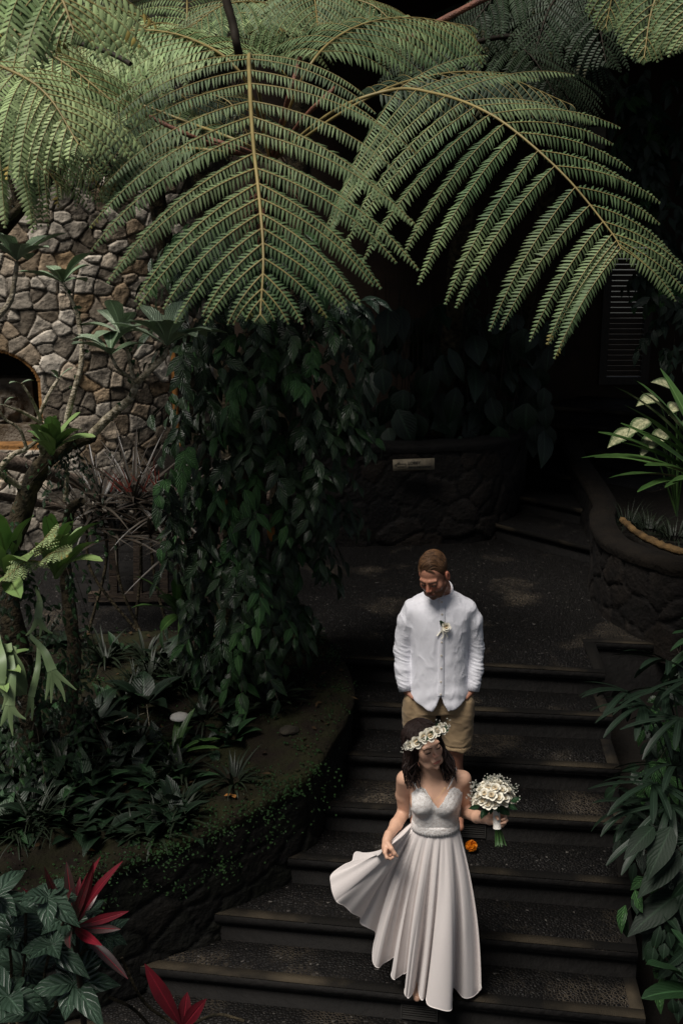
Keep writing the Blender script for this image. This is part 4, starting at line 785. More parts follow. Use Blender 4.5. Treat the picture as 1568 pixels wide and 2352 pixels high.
mb = MB(); n = 5; q = [bedpt(515, 1835), bedpt(528, 1850), bedpt(540, 1840), bedpt(195, 1960)]; mb.leaves(np.array(q) + [0, 0, .02], [[1, .2, .3], [.4, -1, .3], [-.4, 1, .2], [1, 0, .2]], [0, 0, 1], .06, .03, seg=4, prof=OVATE); tag(mb.build('dry_leaf', M['deadl']), 'curled brown dead leaf lying near the mossy rim', 'leaf')
# --- moss cushions of tiny leaves hanging over the rim (nobody could count them)
mb = MB(); r_ = np.random.default_rng(15); V_ = []
Crim = spline(rp, 400)
for k in range(85):
    i = r_.integers(170, 390); c0 = Crim[i] + np.array([0, 0, 0]); off = nrm(np.array([Crim[min(i + 2, 399)][1] - Crim[i - 2][1], -(Crim[min(i + 2, 399)][0] - Crim[i - 2][0]), 0])); sdn = r_.uniform(-.22, .12); c0 = c0 - off * sdn * -1 if False else c0 + off * (-abs(sdn) * .8) * (-1 if sdn > 0 else 1)
    dz = -r_.uniform(0, .3) if sdn > 0.02 else .02
    if sdn > .02: c0 = Crim[i] - off * .0 + off * .05 * -1
    n_ = 26; rad_ = r_.uniform(.03, .09); q = c0 + r_.normal(0, 1, (n_, 3)) * [rad_, rad_, rad_ * .5] + [0, 0, dz]
    mb.leaves(q, r_.normal(0, 1, (n_, 3)), UP + r_.normal(0, .6, (n_, 3)), .016, .014, seg=2, prof=([0, .5, 1], [.5, 1, .1]))
q_ = bedS.reshape(-1, 3)[r_.integers(0, bedS.shape[0] * bedS.shape[1], 260)]
for p in q_:
    n_ = int(r_.integers(8, 26)); rad_ = r_.uniform(.02, .08); q = p + r_.normal(0, 1, (n_, 3)) * [rad_, rad_, .004] + [0, 0, .008]; mb.leaves(q, r_.normal(0, 1, (n_, 3)), UP + r_.normal(0, .4, (n_, 3)), .015, .013, seg=2, prof=([0, .5, 1], [.5, 1, .1]))
lt = MB(); n_ = 420; q = bedS.reshape(-1, 3)[r_.integers(0, bedS.shape[0] * bedS.shape[1], n_)] + r_.normal(0, .05, (n_, 3)) * [1, 1, 0] + [0, 0, .015]; lt.leaves(q, r_.normal(0, 1, (n_, 3)) * [1, 1, .2], UP + r_.normal(0, .4, (n_, 3)), r_.uniform(.02, .07, n_), r_.uniform(.01, .03, n_), bend=r_.uniform(.2, 1.2, n_), seg=3, prof=OVATE)
tag(lt.build('leaf_litter', mat('leaf_litter', (.045, .026, .010), .9, .2, col2=(.012, .008, .004), nscale=9)), 'brown leaf litter scattered on the mossy soil', 'leaf litter', kind='stuff')
tag(mb.build('ground_cover', M['vinelt']), 'tiny leaved ground cover trailing over the mossy rim', 'ground cover', kind='stuff')
# --- red cordylines, lower left
def cordyline(label, p, tips_, W=.034, dark=()):
    p = np.asarray(p); o = thing('cordyline', label, 'plant', p, 'red cordylines at the lower left'); r_ = np.random.default_rng(len(tips_) * 7 + 1)
    t = MB(); t.tube([p + [.0, .05, -1.0], p + [.01, .02, -.4], p], .012, 6); t.build('stem', M['ribdk'], o)
    for k, q in enumerate(tips_):
        tip = at(q[0], q[1], q[2] - .28); d = tip - p; ln = np.linalg.norm(d); up = UP - d * (d @ UP) / ln ** 2; bd = r_.uniform(.2, .6); W = W * 1.0; D = nrm(nrm(d) * math.cos(bd / 2) + nrm(up) * math.sin(bd / 2))
        mb = MB(); mb.leaves([p], D, np.array([r_.normal(0, .3), -.9, .7]), ln, W * r_.uniform(.85, 1.2), bend=bd, fold=.35, seg=9, prof=([0, .12, .3, .6, .85, 1], [.16, .25, .7, 1, .6, .03])); mb.build('leaf', M['cord' if k in dark else 'cordR'], o)
cordyline('red cordyline rosette among the dark shrub at lower left', at(170, 2130, 3.55), [(48, 2065, 3.7), (148, 2022, 3.75), (195, 2015, 3.9), (212, 2020, 3.7), (238, 2045, 3.9), (272, 2028, 3.7), (85, 2055, 3.6), (225, 2045, 3.6), (288, 2122, 3.7), (262, 2162, 3.7), (204, 2200, 3.6), (285, 2260, 3.7), (100, 2110, 3.6), (190, 2090, 3.5), (140, 2190, 3.5), (150, 2050, 4.1)], dark=(1, 9, 11, 14, 15))
cordyline('lone crimson cordyline shoot by the bottom step', at(420, 2362, 3.5), [(318, 2242, 3.7), (437, 2297, 3.75), (460, 2345, 3.6), (380, 2400, 3.5)], .06)
# --- blistered leaf shrub at the lower left corner
sb_ = thing('glossy_shrub', 'dark shrub with large blistered leaves filling the lower left corner', 'shrub', at(40, 2350, 3.6))
r_ = np.random.default_rng(31); mb = MB()
for (cx_, cy_, n_, L_) in ((60, 2090, 9, .13), (150, 2110, 9, .13), (30, 2150, 9, .13), (120, 2170, 9, .12), (200, 2180, 8, .10), (240, 2150, 7, .08), (60, 2230, 8, .13), (170, 2260, 8, .14), (20, 2290, 7, .14), (90, 2320, 7, .13), (330 - 130, 2060, 3, .05), (210, 2090, 3, .06), (-10, 2060, 8, .12), (110, 2060, 7, .11)):
    p = at(cx_, cy_, 3.55 + r_.uniform(-.15, .25)); a = np.linspace(0, 6.28, n_, endpoint=False) + r_.uniform(0, 1); e = np.radians(r_.uniform(-25, 45, n_)); D = np.stack([np.cos(a) * np.cos(e), np.sin(a) * np.cos(e), np.sin(e)], -1)
    mb.leaves(np.repeat(p[None], n_, 0), D, UP * .8 + [0, -.5, 0], 1.25 * L_ * r_.uniform(.75, 1.3, n_), L_ * .62, bend=r_.uniform(.3, 1.1, n_), fold=.2, seg=6, prof=OVATE, wave=.02)
mb.build('foliage', M['shrub'], sb_)
t = MB()
for (a_, b_) in (((60, 2090), (40, 2350)), ((150, 2110), (100, 2350)), ((200, 2180), (120, 2350)), ((170, 2260), (60, 2400)), ((20, 2150), (20, 2380))): p = at(*a_, 3.6); q = at(*b_, 3.7); t.tube(spline([p, (p + q) / 2 + r_.normal(0, .03, 3), q], 8), .006, 5)
for q in (((280, 2200), (330, 2300), (400, 2352)), ((250, 2290), (310, 2320), (380, 2400)), ((440, 2352), (500, 2330), (560, 2345))): t.tube(spline([at(*x_, 3.9) for x_ in q], 10), .007, 5)
t.build('stem', M['bark'], sb_)
# --- right side: palms, broad leaves, nest fern and variegated plant
def fan(parent, c0, d0, n_, L_, W_, spread=110, m='palm', droop=.8, r_=rng):
    mb = MB(); c0 = np.asarray(c0); d0 = nrm(d0); S = nrm(np.cross(d0, UP)); N = np.cross(S, d0); a = np.radians(np.linspace(-spread, spread, n_) + r_.normal(0, 4, n_))
    D = np.cos(a)[:, None] * d0 + np.sin(a)[:, None] * S + r_.normal(0, .08, (n_, 3)); mb.leaves(np.repeat(c0[None], n_, 0), D, N + UP * .3, L_ * r_.uniform(.8, 1.1, n_), W_, bend=droop * r_.uniform(.5, 1.3, n_), fold=.3, seg=7, prof=([0, .2, .7, .92, 1], [.35, .85, 1, .7, .2])); return mb.build('fan_leaf', M[m], parent)
r_ = np.random.default_rng(50)
for lab, base, fans in (('dark fan palm right of the upper steps', (1600, 1900, 6.0), [((1475, 1620, 5.9), (-.7, -.5, .1)), ((1530, 1585, 5.9), (-.3, -.8, .2)), ((1440, 1590, 6.1), (-.8, -.3, .3)), ((1560, 1650, 5.7), (-.4, -.8, -.1)), ((1530, 1520, 6.1), (-.5, -.5, .5)), ((1590, 1560, 5.8), (0, -1, .2))]),
                        ('lower fan palm beside the middle steps, right', (1600, 2150, 5.4), [((1500, 1800, 5.4), (-.6, -.6, .1)), ((1540, 1850, 5.3), (-.5, -.7, 0)), ((1470, 1850, 5.5), (-.8, -.4, -.1)), ((1550, 1760, 5.5), (-.3, -.7, .4)), ((1500, 1900, 5.3), (-.3, -.6, -.3)), ((1590, 1930, 5.2), (-.4, -.7, -.2))])):
    b_ = at(*base); o = thing('fan_palm', lab, 'palm', b_, 'fan palms right of the steps')
    for c_, d_ in fans:
        c_ = at(*c_); fan(o, c_, d_, 9, .34, .040, r_=r_); t = MB(); t.tube(spline([b_ + [0, 0, -.2], (b_ + c_) / 2 + [0, .1, .1], c_], 10), .005, 5); t.build('stalk', M['palm'], o)
for k_, (lab, Y_, out_, n_) in enumerate((('dark leafy bush behind the upper fan palm, right edge', 6.6, [(1480, 1520, 1600), (1560, 1500, 1600), (1680, 1480, 1600), (1760, 1500, 1600)], 150), ('dark leafy bush between the fan palms, right edge', 5.9, [(1720, 1500, 1600), (1850, 1480, 1600), (1980, 1510, 1600)], 120), ('dark leafy bush low at the right edge above the corner leaves', 5.2, [(1960, 1510, 1600), (2080, 1490, 1600), (2200, 1530, 1600)], 110))):
    o = thing('leafy_bush', lab, 'bush', at(1580, out_[-1][0], Y_), 'dark bushes right of the steps'); creeper(o, out_, Y_, .3, n_, .13, seed=80 + k_, m='broad')
o = thing('foliage_plant', 'large dark ovate leaves hanging beside the lower right steps', 'plant', at(1560, 2150, 5.0), 'foliage plants right of the steps'); mb = MB()
for q, L_ in ((((1540, 1900), (-.5, -.6, -.5)), .3), (((1560, 1960), (-.8, -.5, -.4)), .32), (((1560, 2050), (-.9, -.5, -.3)), .36), (((1580, 2000), (-.2, -.8, -.6)), .3), (((1530, 2080), (-.6, -.6, -.8)), .3), (((1500, 1900), (-.6, -.5, -.2)), .24)):
    mb.leaves([at(*q[0], 5.0)], q[1], [0, -.5, 1], L_, L_ * .42, bend=.5, fold=.2, seg=8, prof=OVATE)
mb.build('leaf', M['deepleaf'], o)
nestfern('bright green strap leaved plant at the lower right corner', at(1620, 2290, 4.4), [(1480, 2212, 4.3), (1560, 2175, 4.4), (1492, 2310, 4.2), (1570, 2260, 4.0), (1560, 2130, 4.6), (1600, 2180, 4.1)], .10, 'foliage plants right of the steps', 'broadlt', .8)
nestfern('small bright leaves poking in at the right edge above the palms', at(1640, 1460, 6.3), [(1545, 1455, 6.2), (1540, 1495, 6.1), (1530, 1545, 6.1), (1560, 1420, 6.3)], .06, 'foliage plants right of the steps', 'broadlt', .8)
nestfern('long strap leaved nest fern in the raised bed at the right edge', at(1640, 1130, 6.9), [(1355, 1058, 6.5), (1385, 1062, 6.7), (1430, 1020, 6.6), (1415, 895, 6.8), (1470, 1130, 6.2), (1435, 985, 6.9), (1445, 940, 6.5), (1490, 1000, 6.4), (1475, 905, 7.1), (1510, 860, 7.2), (1500, 1075, 6.3), (1560, 1110, 6.2), (1400, 1100, 6.4), (1460, 880, 7.0), (1530, 1120, 6.1), (1385, 1000, 6.9)], .085, 'plants in the right raised bed', 'nestdk', .7)
nb_ = at(1560, 1090, 7.6); o = thing('variegated_plant', 'cream and green variegated leaves above the right raised bed', 'plant', nb_, 'plants in the right raised bed')
for q in ((1505, 905, 7.3), (1480, 960, 7.2), (1440, 985, 7.3), (1525, 985, 7.1), (1560, 920, 7.2), (1590, 960, 7.1), (1545, 880, 7.5), (1500, 1000, 7.0)):
    tip = at(*q); d = nrm(tip - (nb_ + [0, 0, .25])); mb = MB(); mb.leaves([tip - d * .05], nrm(d + [-.3, -.3, -.5]), [-.2, -.7, .8], .24, .12, bend=.6, fold=.2, seg=8, prof=OVATE); mb.build('leaf', M['dieff'], o)
    t = MB(); t.tube(spline([nb_ + [0, 0, -.3], (nb_ + tip) / 2, tip - d * .05], 8), .006, 5); t.build('stalk', M['nestdk'], o)
for (px, lab) in ((1440, 'mondo grass tuft at the left corner of the right raised bed'), (1490, 'mondo grass tuft behind the curved log edging'), (1545, 'mondo grass tuft at the right edge of the raised bed')):
    p = gz(px, 1205 + (px - 1440) * .3, .52); o = thing('mondo_grass', lab, 'grass', p, 'mondo grass in the right raised bed'); rosette(o, 'leaf', p, 90, .26, .009, 'grass', el=(25, 88), prof=BLADE, bend=(.6, 2.2), seg=6, base_r=.10)
# ================================================================ PEOPLE
class SDF:
    def __init__(s, xs, ys, zs): s.x, s.y, s.z = [np.asarray(a, np.float32) for a in (xs, ys, zs)]; s.F = np.full((len(s.x), len(s.y), len(s.z)), .3, np.float32)
    def _w(s, lo, hi, pad):
        o = []
        for a, l, h in ((s.x, lo[0], hi[0]), (s.y, lo[1], hi[1]), (s.z, lo[2], hi[2])): o.append(slice(int(np.searchsorted(a, l - pad)), int(np.searchsorted(a, h + pad))))
        sl = tuple(o); return sl, (s.x[sl[0]][:, None, None], s.y[sl[1]][None, :, None], s.z[sl[2]][None, None, :])
    def put(s, sl, d, k, sub=False):
        F = s.F[sl]
        if F.size == 0: return
        if sub: d = -d; h = np.clip(.5 - .5 * (d - F) / k * -1 * -1, 0, 1); h = np.clip(.5 + .5 * (d - F) / k, 0, 1); s.F[sl] = F * (1 - h) + d * h + k * h * (1 - h)
        else: h = np.clip(.5 + .5 * (F - d) / k, 0, 1); s.F[sl] = F * (1 - h) + d * h - k * h * (1 - h)
    def cap(s, a, b, ra, rb=None, k=.012, sub=False):
        rb = ra if rb is None else rb; a = np.asarray(a, np.float32); b = np.asarray(b, np.float32); r = max(ra, rb)
        sl, (x, y, z) = s._w(np.minimum(a, b) - r, np.maximum(a, b) + r, .05)
        ab = b - a; L = float(ab @ ab) + 1e-12; t = np.clip(((x - a[0]) * ab[0] + (y - a[1]) * ab[1] + (z - a[2]) * ab[2]) / L, 0, 1)
        d = np.sqrt((x - a[0] - t * ab[0]) ** 2 + (y - a[1] - t * ab[1]) ** 2 + (z - a[2] - t * ab[2]) ** 2) - (ra + (rb - ra) * t); s.put(sl, d, k, sub)
    def chain(s, pts, rs, k=.012):
        for i in range(len(pts) - 1): s.cap(pts[i], pts[i + 1], rs[i], rs[i + 1], k)
    def ell(s, c, r, k=.012, M=None, sub=False):
        c = np.asarray(c, float); r = np.asarray(r, float); rm = r.max() if M is not None else r
        sl, (x, y, z) = s._w(c - rm, c + rm, .05); X, Y, Z = x - c[0], y - c[1], z - c[2]
        if M is not None: X, Y, Z = [M[0][i] * X + M[1][i] * Y + M[2][i] * Z for i in range(3)]
        q = np.sqrt((X / r[0]) ** 2 + (Y / r[1]) ** 2 + (Z / r[2]) ** 2); g = np.sqrt((X / r[0] ** 2) ** 2 + (Y / r[1] ** 2) ** 2 + (Z / r[2] ** 2) ** 2) + 1e-6
        s.put(sl, (q * (q - 1) / g).astype(np.float32), k, sub)
    def loft(s, c, prof, k=.02, e=2.3):
        """prof rows: z, half width, half depth, y shift; about the vertical through c"""
        p = spline(np.array(prof, float), 60); p[:, 0] = np.maximum.accumulate(p[:, 0]); lo = (c[0] - p[:, 1].max(), c[1] - .25, p[0, 0]); hi = (c[0] + p[:, 1].max(), c[1] + .25, p[-1, 0]); sl, (x, y, z) = s._w(lo, hi, .04)
        w = np.interp(z, p[:, 0], p[:, 1]); d = np.interp(z, p[:, 0], p[:, 2]); ys = np.interp(z, p[:, 0], p[:, 3])
        q = (np.abs((x - c[0]) / w) ** e + np.abs((y - c[1] - ys) / d) ** e) ** (1 / e); D = (q - 1) * np.minimum(w, d) * .95
        D = np.maximum(D, np.maximum(p[0, 0] - z, z - p[-1, 0])); s.put(sl, D.astype(np.float32), k)
    def mesh(s):
        F = s.F; I = F < 0; x, y, z = s.x, s.y, s.z
        c = I[:-1, :-1, :-1].astype(np.int8)
        for o in ((1, 0, 0), (0, 1, 0), (0, 0, 1), (1, 1, 0), (1, 0, 1), (0, 1, 1), (1, 1, 1)): c = c + I[o[0]:F.shape[0] - 1 + o[0], o[1]:F.shape[1] - 1 + o[1], o[2]:F.shape[2] - 1 + o[2]]
        act = (c > 0) & (c < 8); i, j, k = np.nonzero(act); idx = np.full(act.shape, -1, np.int32); idx[i, j, k] = np.arange(len(i))
        acc = np.zeros((len(i), 3)); n = np.zeros(len(i)); co = [(a, b, g) for a in (0, 1) for b in (0, 1) for g in (0, 1)]
        pos = {q: np.stack([x[i + q[0]], y[j + q[1]], z[k + q[2]]], -1).astype(float) for q in co}; val = {q: F[i + q[0], j + q[1], k + q[2]] for q in co}
        for a in co:
            for ax in range(3):
                if a[ax]: continue
                b = list(a); b[ax] = 1; b = tuple(b); m = (val[a] < 0) != (val[b] < 0); t = (val[a] / (val[a] - val[b] + 1e-12))[m, None]; acc[m] += pos[a][m] + (pos[b][m] - pos[a][m]) * t; n[m] += 1
        V = acc / n[:, None]; Q = []
        for ax in range(3):
            o = [0, 0, 0]; o[ax] = 1; A = I[:F.shape[0] - o[0], :F.shape[1] - o[1], :F.shape[2] - o[2]]; B = I[o[0]:, o[1]:, o[2]:]; e = A != B
            u, v = [(1, 2), (2, 0), (0, 1)][ax]; sl = [slice(None)] * 3; sl[u] = slice(1, -1); sl[v] = slice(1, -1); ee = np.zeros_like(e); ee[tuple(sl)] = e[tuple(sl)]
            p = np.argwhere(ee); 
            if not len(p): continue
            du = np.zeros(3, int); du[u] = 1; dv = np.zeros(3, int); dv[v] = 1
            q = np.stack([idx[tuple((p - a_ - b_).T)] for a_, b_ in ((du * 0, du * 0), (du, du * 0), (du, dv), (du * 0, dv))], -1); fl = A[tuple(p.T)]; q[~fl] = q[~fl][:, ::-1]; Q.append(q)
        Q = np.concatenate(Q); return V, Q[(Q >= 0).all(1)]
def axis(lo, hi, base, fine=()):
    """non-uniform sample positions: base spacing, finer inside the given (lo, hi, step) zones"""
    o = [lo]
    while o[-1] < hi:
        st = base
        for a, b, q in fine:
            if a - .01 <= o[-1] <= b: st = min(st, q)
        o.append(o[-1] + st)
    return np.array(o)
def vnormals(V, Q):
    n = np.cross(V[Q[:, 2]] - V[Q[:, 0]], V[Q[:, 3]] - V[Q[:, 1]]); N = np.zeros_like(V)
    for k in range(4): np.add.at(N, Q[:, k], n)
    return nrm(N)
def relax(V, Q, it=2, lam=.5):
    for _ in range(it):
        A = np.zeros_like(V); c = np.zeros(len(V))
        for k in range(4):
            np.add.at(A, Q[:, k], V[Q[:, (k + 1) % 4]] + V[Q[:, (k + 3) % 4]]); np.add.at(c, Q[:, k], 2)
        V = V + lam * (A / c[:, None] - V)
    return V
def frame(f, u):
    f = nrm(f); u = np.asarray(u, float); u = nrm(u - (u @ f) * f); return np.stack([np.cross(-f, u) * 1.0, -f, u], 1)   # columns x (image right), y (back), z (up)
def head(S, o, Rm, male=True, k=.012, sc=1.0):
    L = lambda *p: o + Rm @ (np.array(p) * sc); M = Rm
    E = lambda c, r, k=.012, sub=False: S.ell(L(*c), np.array(r) * sc, k, M, sub)
    C = lambda a, b, ra, rb=None, k=.01, sub=False: S.cap(L(*a), L(*b), ra * sc, (rb or ra) * sc, k, sub)
    E((0, .018, .038), (.072, .092, .080)); E((0, -.018, -.028), (.060 if male else .056, .066, .080), .02)
    C((-.030, -.050, -.082), (.030, -.050, -.082), .020 if male else .015, None, .025); E((0, -.066, -.097), (.020 if male else .015, .018, .017), .016)
    for s in (-1, 1):
        C((s * .05, .0, -.055), (s * .032, -.045, -.085), .018 if male else .014, None, .025)
        E((s * .038, -.050, -.026), (.020, .018, .020), .028); C((s * .012, -.079, .026), (s * .043, -.066, .024), .008 if male else .006, .006, .018)
        E((s * .030, -.093, .004), (.019, .014, .013), .010, True); E((s * .030, -.0660, .004), (.0155, .0150, .0135), .006)
        E((s * .077, .012, -.008), (.010, .020, .032), .006); E((s * .088, .004, -.006), (.006, .010, .018), .005, True)
    C((0, -.080, .016), (0, -.101, -.022), .0065, .0105 if male else .0092, .012); 
    for s in (-1, 1): E((s * .010, -.094, -.027), (.0075, .009, .0065), .006)
    E((0, -.083, -.058), (.024, .012 if male else .009, .019), .014)
    fl_ = 0 if male else .003; C((-.021, -.086 + fl_, -.0570), (.021, -.086 + fl_, -.0570), .0045, None, .006); C((-.016, -.086 + fl_, -.0660), (.016, -.086 + fl_, -.0660), .0052, None, .006)
    C((-.023, -.0945 + fl_, -.0618), (.023, -.0945 + fl_, -.0618), .0025, None, .003, True); 
    return L
def hand(S, w, d, n, s, curl=(.5, .7, .5), spread=.06, size=1.0, thumb=(.5, -.2), k=.006):
    """w wrist, d along the fingers, n out of the palm (fingers curl that way), s towards the thumb"""
    d, n, s = nrm(d), nrm(n), nrm(s); w = np.asarray(w, float)
    S.chain([w - d * .02, w + d * .02 * size, w + d * .055 * size], [.024 * size, .024 * size, .022 * size], .01)
    for t in (-.028, -.010, .010, .026): S.cap(w + d * .03 * size + s * t * .7 * size, w + d * .082 * size + s * t * size, .0135 * size, .0115 * size, .008)
    for i, (ln, off) in enumerate(((.070, .027), (.079, .009), (.073, -.009), (.057, -.026))):
        b = w + d * (.086 - .006 * abs(i - 1)) * size + s * off * size; dd = nrm(d + s * spread * (1.5 - i)); a = 0; pts = [b]
        for j, f in enumerate((.44, .31, .25)):
            a += curl[j] * (1 + .10 * (i - 1)); dv = dd * math.cos(a) + n * math.sin(a); pts.append(pts[-1] + dv * ln * f * size)
        S.chain(pts, [.0092 * size, .0086 * size, .0078 * size, .0068 * size], .0035)
    tb = w + d * .022 * size + s * .026 * size; t1 = tb + nrm(s * .75 + d * .6 + n * thumb[0]) * .042 * size; t2 = t1 + nrm(d * .9 + s * thumb[1] + n * (thumb[0] + .3)) * .032 * size; t3 = t2 + nrm(d * .8 + s * (thumb[1] - .3) + n * (thumb[0] + .5)) * .025 * size
    S.chain([tb, t1, t2, t3], [.015 * size, .0125 * size, .0105 * size, .0085 * size], .006)
M['skinM'] = col_mat('tanned_skin', .5, .4, .15, 220, sss=.0, noise=.12, nscale=25, dist=.002)
M['skinF'] = col_mat('fair_skin', .48, .4, .1, 220, sss=.0, noise=.08, nscale=25, dist=.002)
def cloth_mat(name, col, rough=.85, weave=900, wr=.3, wscale=9, stretch=(1, 1, .4), sheen=.1, trans=0):
    m, t, b = new_mat(name); b.inputs['Base Color'].default_value = (*col, 1); b.inputs['Roughness'].default_value = rough; b.inputs['Specular IOR Level'].default_value = .2; b.inputs['Sheen Weight'].default_value = sheen
    tc = t.nodes.new('ShaderNodeTexCoord'); mp = t.nodes.new('ShaderNodeMapping'); mp.inputs[3].default_value = stretch; t.links.new(tc.outputs['Object'], mp.inputs[0])
    n = t.nodes.new('ShaderNodeTexNoise'); n.inputs['Scale'].default_value = wscale; n.inputs['Detail'].default_value = 5; n.inputs['Distortion'].default_value = 1.2; t.links.new(mp.outputs[0], n.inputs[0])
    n2 = t.nodes.new('ShaderNodeTexNoise'); n2.inputs['Scale'].default_value = weave; t.links.new(mp.outputs[0], n2.inputs[0])
    bp = t.nodes.new('ShaderNodeBump'); bp.inputs['Strength'].default_value = wr; bp.inputs['Distance'].default_value = .02; t.links.new(mth(t, 'ADD', n.outputs[0], mth(t, 'MULTIPLY', n2.outputs[0], .04)), bp.inputs['Height']); t.links.new(bp.outputs[0], b.inputs['Normal'])
    t.links.new(mix(t, n2.outputs[0], tuple(c * .94 for c in col), col), b.inputs['Base Color'])
    return m
M['shirt'] = cloth_mat('white_linen', (.78, .78, .83), wr=.35, wscale=10); M['shorts'] = cloth_mat('sand_linen', (.33, .235, .135), wr=.35, wscale=8, stretch=(1, 1, 1.5))
M['chiffon'] = cloth_mat('blush_chiffon', (.79, .73, .705), .8, wr=.05, wscale=5, sheen=.2)
def hair_mat(name, c1, c2, scale=60, stretch=(1, 1, .12)):
    m, t, b = new_mat(name); tc = t.nodes.new('ShaderNodeUVMap'); mp = t.nodes.new('ShaderNodeMapping'); mp.inputs[3].default_value = (1, .06, 1); t.links.new(tc.outputs[0], mp.inputs[0])
    n = t.nodes.new('ShaderNodeTexNoise'); n.inputs['Scale'].default_value = scale; n.inputs['Detail'].default_value = 3; t.links.new(mp.outputs[0], n.inputs[0])
    t.links.new(ramp(t, n.outputs[0], (.35, c1), (.65, c2)), b.inputs['Base Color']); b.inputs['Roughness'].default_value = .55; b.inputs['Specular IOR Level'].default_value = .3
    bp = t.nodes.new('ShaderNodeBump'); bp.inputs['Strength'].default_value = .6; bp.inputs['Distance'].default_value = .004; t.links.new(n.outputs[0], bp.inputs['Height']); t.links.new(bp.outputs[0], b.inputs['Normal']); return m
M['hairM'] = hair_mat('short_brown_hair', (.03, .014, .006), (.10, .05, .022)); M['hairF'] = hair_mat('dark_brown_hair', (.006, .003, .0025), (.022, .009, .006)); M['lipline'] = mat('mouth_shadow', (.10, .02, .02), .6, .3); M['eye'] = mat('dark_eye', (.03, .02, .016), .15, .5); M['brow'] = mat('brow_hair', (.03, .016, .01), .7, .3)
def face_cols(V, o, Rm, base, lip, flush, male, beard=None):
    """skin tone painted by feature: lips, flushed nose and ears, stubble"""
    q = (V - o) @ Rm; c = np.tile(np.array(base, float), (len(V), 1)); near = (np.abs(q) < .13).all(1)
    def blend(w_, col): 
        nonlocal c; w_ = np.clip(w_, 0, 1)[:, None] * near[:, None]; c = c * (1 - w_) + np.array(col) * w_
    fl = np.exp(-((q[:, 0] / .018) ** 2 + ((q[:, 2] + .02) / .022) ** 2)) * (q[:, 1] < -.08) + np.exp(-(((np.abs(q[:, 0]) - .038) / .02) ** 2 + ((q[:, 2] + .025) / .02) ** 2)) * (q[:, 1] < -.04) * .7 + (np.abs(q[:, 0]) > .076)
    blend(fl * .6, flush)
    if beard is not None:
        b_ = np.clip((-.035 - q[:, 2]) / .02, 0, 1) * (q[:, 1] < .02) * (q[:, 1] > -.12); mo = np.exp(-((q[:, 2] + .047) / .007) ** 2) * (np.abs(q[:, 0]) < .032) * (q[:, 1] < -.06); b_ = np.clip(b_ * (1 - np.exp(-((q[:, 0] / .05) ** 4 + ((q[:, 2] + .045) / .03) ** 4)) * .5) + mo, 0, 1); blend(b_ * .9, beard)
    lp = (np.abs(q[:, 2] + .062) < .0095 - .006 * np.abs(q[:, 0]) / .022) & (np.abs(q[:, 0]) < .023) & (q[:, 1] < -.08); blend(lp * .9, lip)
    return c
def eyes(L, Rm, person, sc):
    for s in (-1, 1):
        t = MB(); u_, v_ = np.meshgrid(np.linspace(0, np.pi, 8), np.linspace(0, 2 * np.pi, 14, endpoint=False), indexing='ij'); q = np.stack([np.cos(u_) * .0115, np.sin(u_) * np.cos(v_) * .004, np.sin(u_) * np.sin(v_) * .0038], -1).reshape(-1, 3) * sc; c0 = L(s * .030, -.0782, -.0015); t.grid((c0 + q @ Rm.T).reshape(8, 14, 3), closev=True); t.build('eye', M['eye'], person)
def face_bits(L, Rm, person, male, sc=1.0):
    eyes(L, Rm, person, sc)
    t = MB(); yl = -.0905 if male else -.0875; t.tube(spline([L(-.021, yl + .006, -.0600), L(-.010, yl, -.0620), L(0, yl - .001, -.0612), L(.010, yl, -.0620), L(.021, yl + .006, -.0600)], 11), np.array([.2, .6, 1, 1, 1, 1, 1, 1, 1, .6, .2]) * .0013, 5); t.build('mouth_line', M['lipline'], person)
    """eyebrows and lashes as thin separate strips"""
    for s in (-1, 1):
        t = MB(); t.tube(spline([L(s * .013, -.0945, .0235), L(s * .030, -.0900, .0300), L(s * .047, -.074, .0245)], 9), np.array([.3, .8, 1, 1, 1, .9, .8, .6, .2]) * (.0042 if male else .0028), 6, flat=.5, cap=True); t.build('eyebrow', M['brow'], person)
        t = MB(); zc = -.0035 if male else -.001
        t.tube(spline([L(s * .0165, -.0780, zc), L(s * .030, -.0835, zc + .001), L(s * .0435, -.0765, zc + .001)], 9), np.array([.3, .8, 1, 1, 1, 1, 1, 1, .5]) * .0027, 6); t.build('eyelashes', M['brow'], person)
def sculpt(S, name, mat_, parent, cols=None, it=2, disp=None):
    V, Q = S.mesh(); V = relax(V, Q, it); N = vnormals(V, Q)
    if disp is not None: V = V + N * disp(V, N)[:, None]
    mb = MB(); mb.add(V, Q.tolist(), 0, None, None if cols is None else cols(V)); o = mb.build(name, mat_, parent); return o, V, Q
# ---------------------------------------------------------------- the man
mf = at(1000, 1880, 6.1); MX, MY, MZ = mf[0], 6.1, -3 * RISE
man = thing('person', 'man in white collarless shirt and sand shorts looking down, hands in pockets', 'person', (MX, MY, MZ))
W_ = lambda x, y, z: np.array([MX + x, MY + y, MZ + z])
Rm = frame((-.38, -.78, -.47), (-.26, -.38, .88)); ho = at(981.5, 1346, 5.90) - Rm @ np.array([0, -.088, .004]) * 1.06
S = SDF(axis(MX - .33, MX + .33, .007, [(ho[0] - .10, ho[0] + .10, .0028)]), axis(MY - .30, MY + .28, .007, [(ho[1] - .14, ho[1] + .12, .0028)]), axis(MZ - .02, MZ + 1.80, .008, [(ho[2] - .15, MZ + 1.8, .0028)]))
L = head(S, ho, Rm, True, sc=1.06)
S.chain([L(0, .03, -.05), W_(0, .012, 1.47), W_(0, .03, 1.36)], [.056, .056, .060], .015)
S.loft((MX, MY), [(MZ + .82, .16, .11, 0), (MZ + 1.0, .145, .10, 0), (MZ + 1.2, .165, .115, 0), (MZ + 1.32, .14, .09, .01), (MZ + 1.38, .08, .06, .02)], .03)
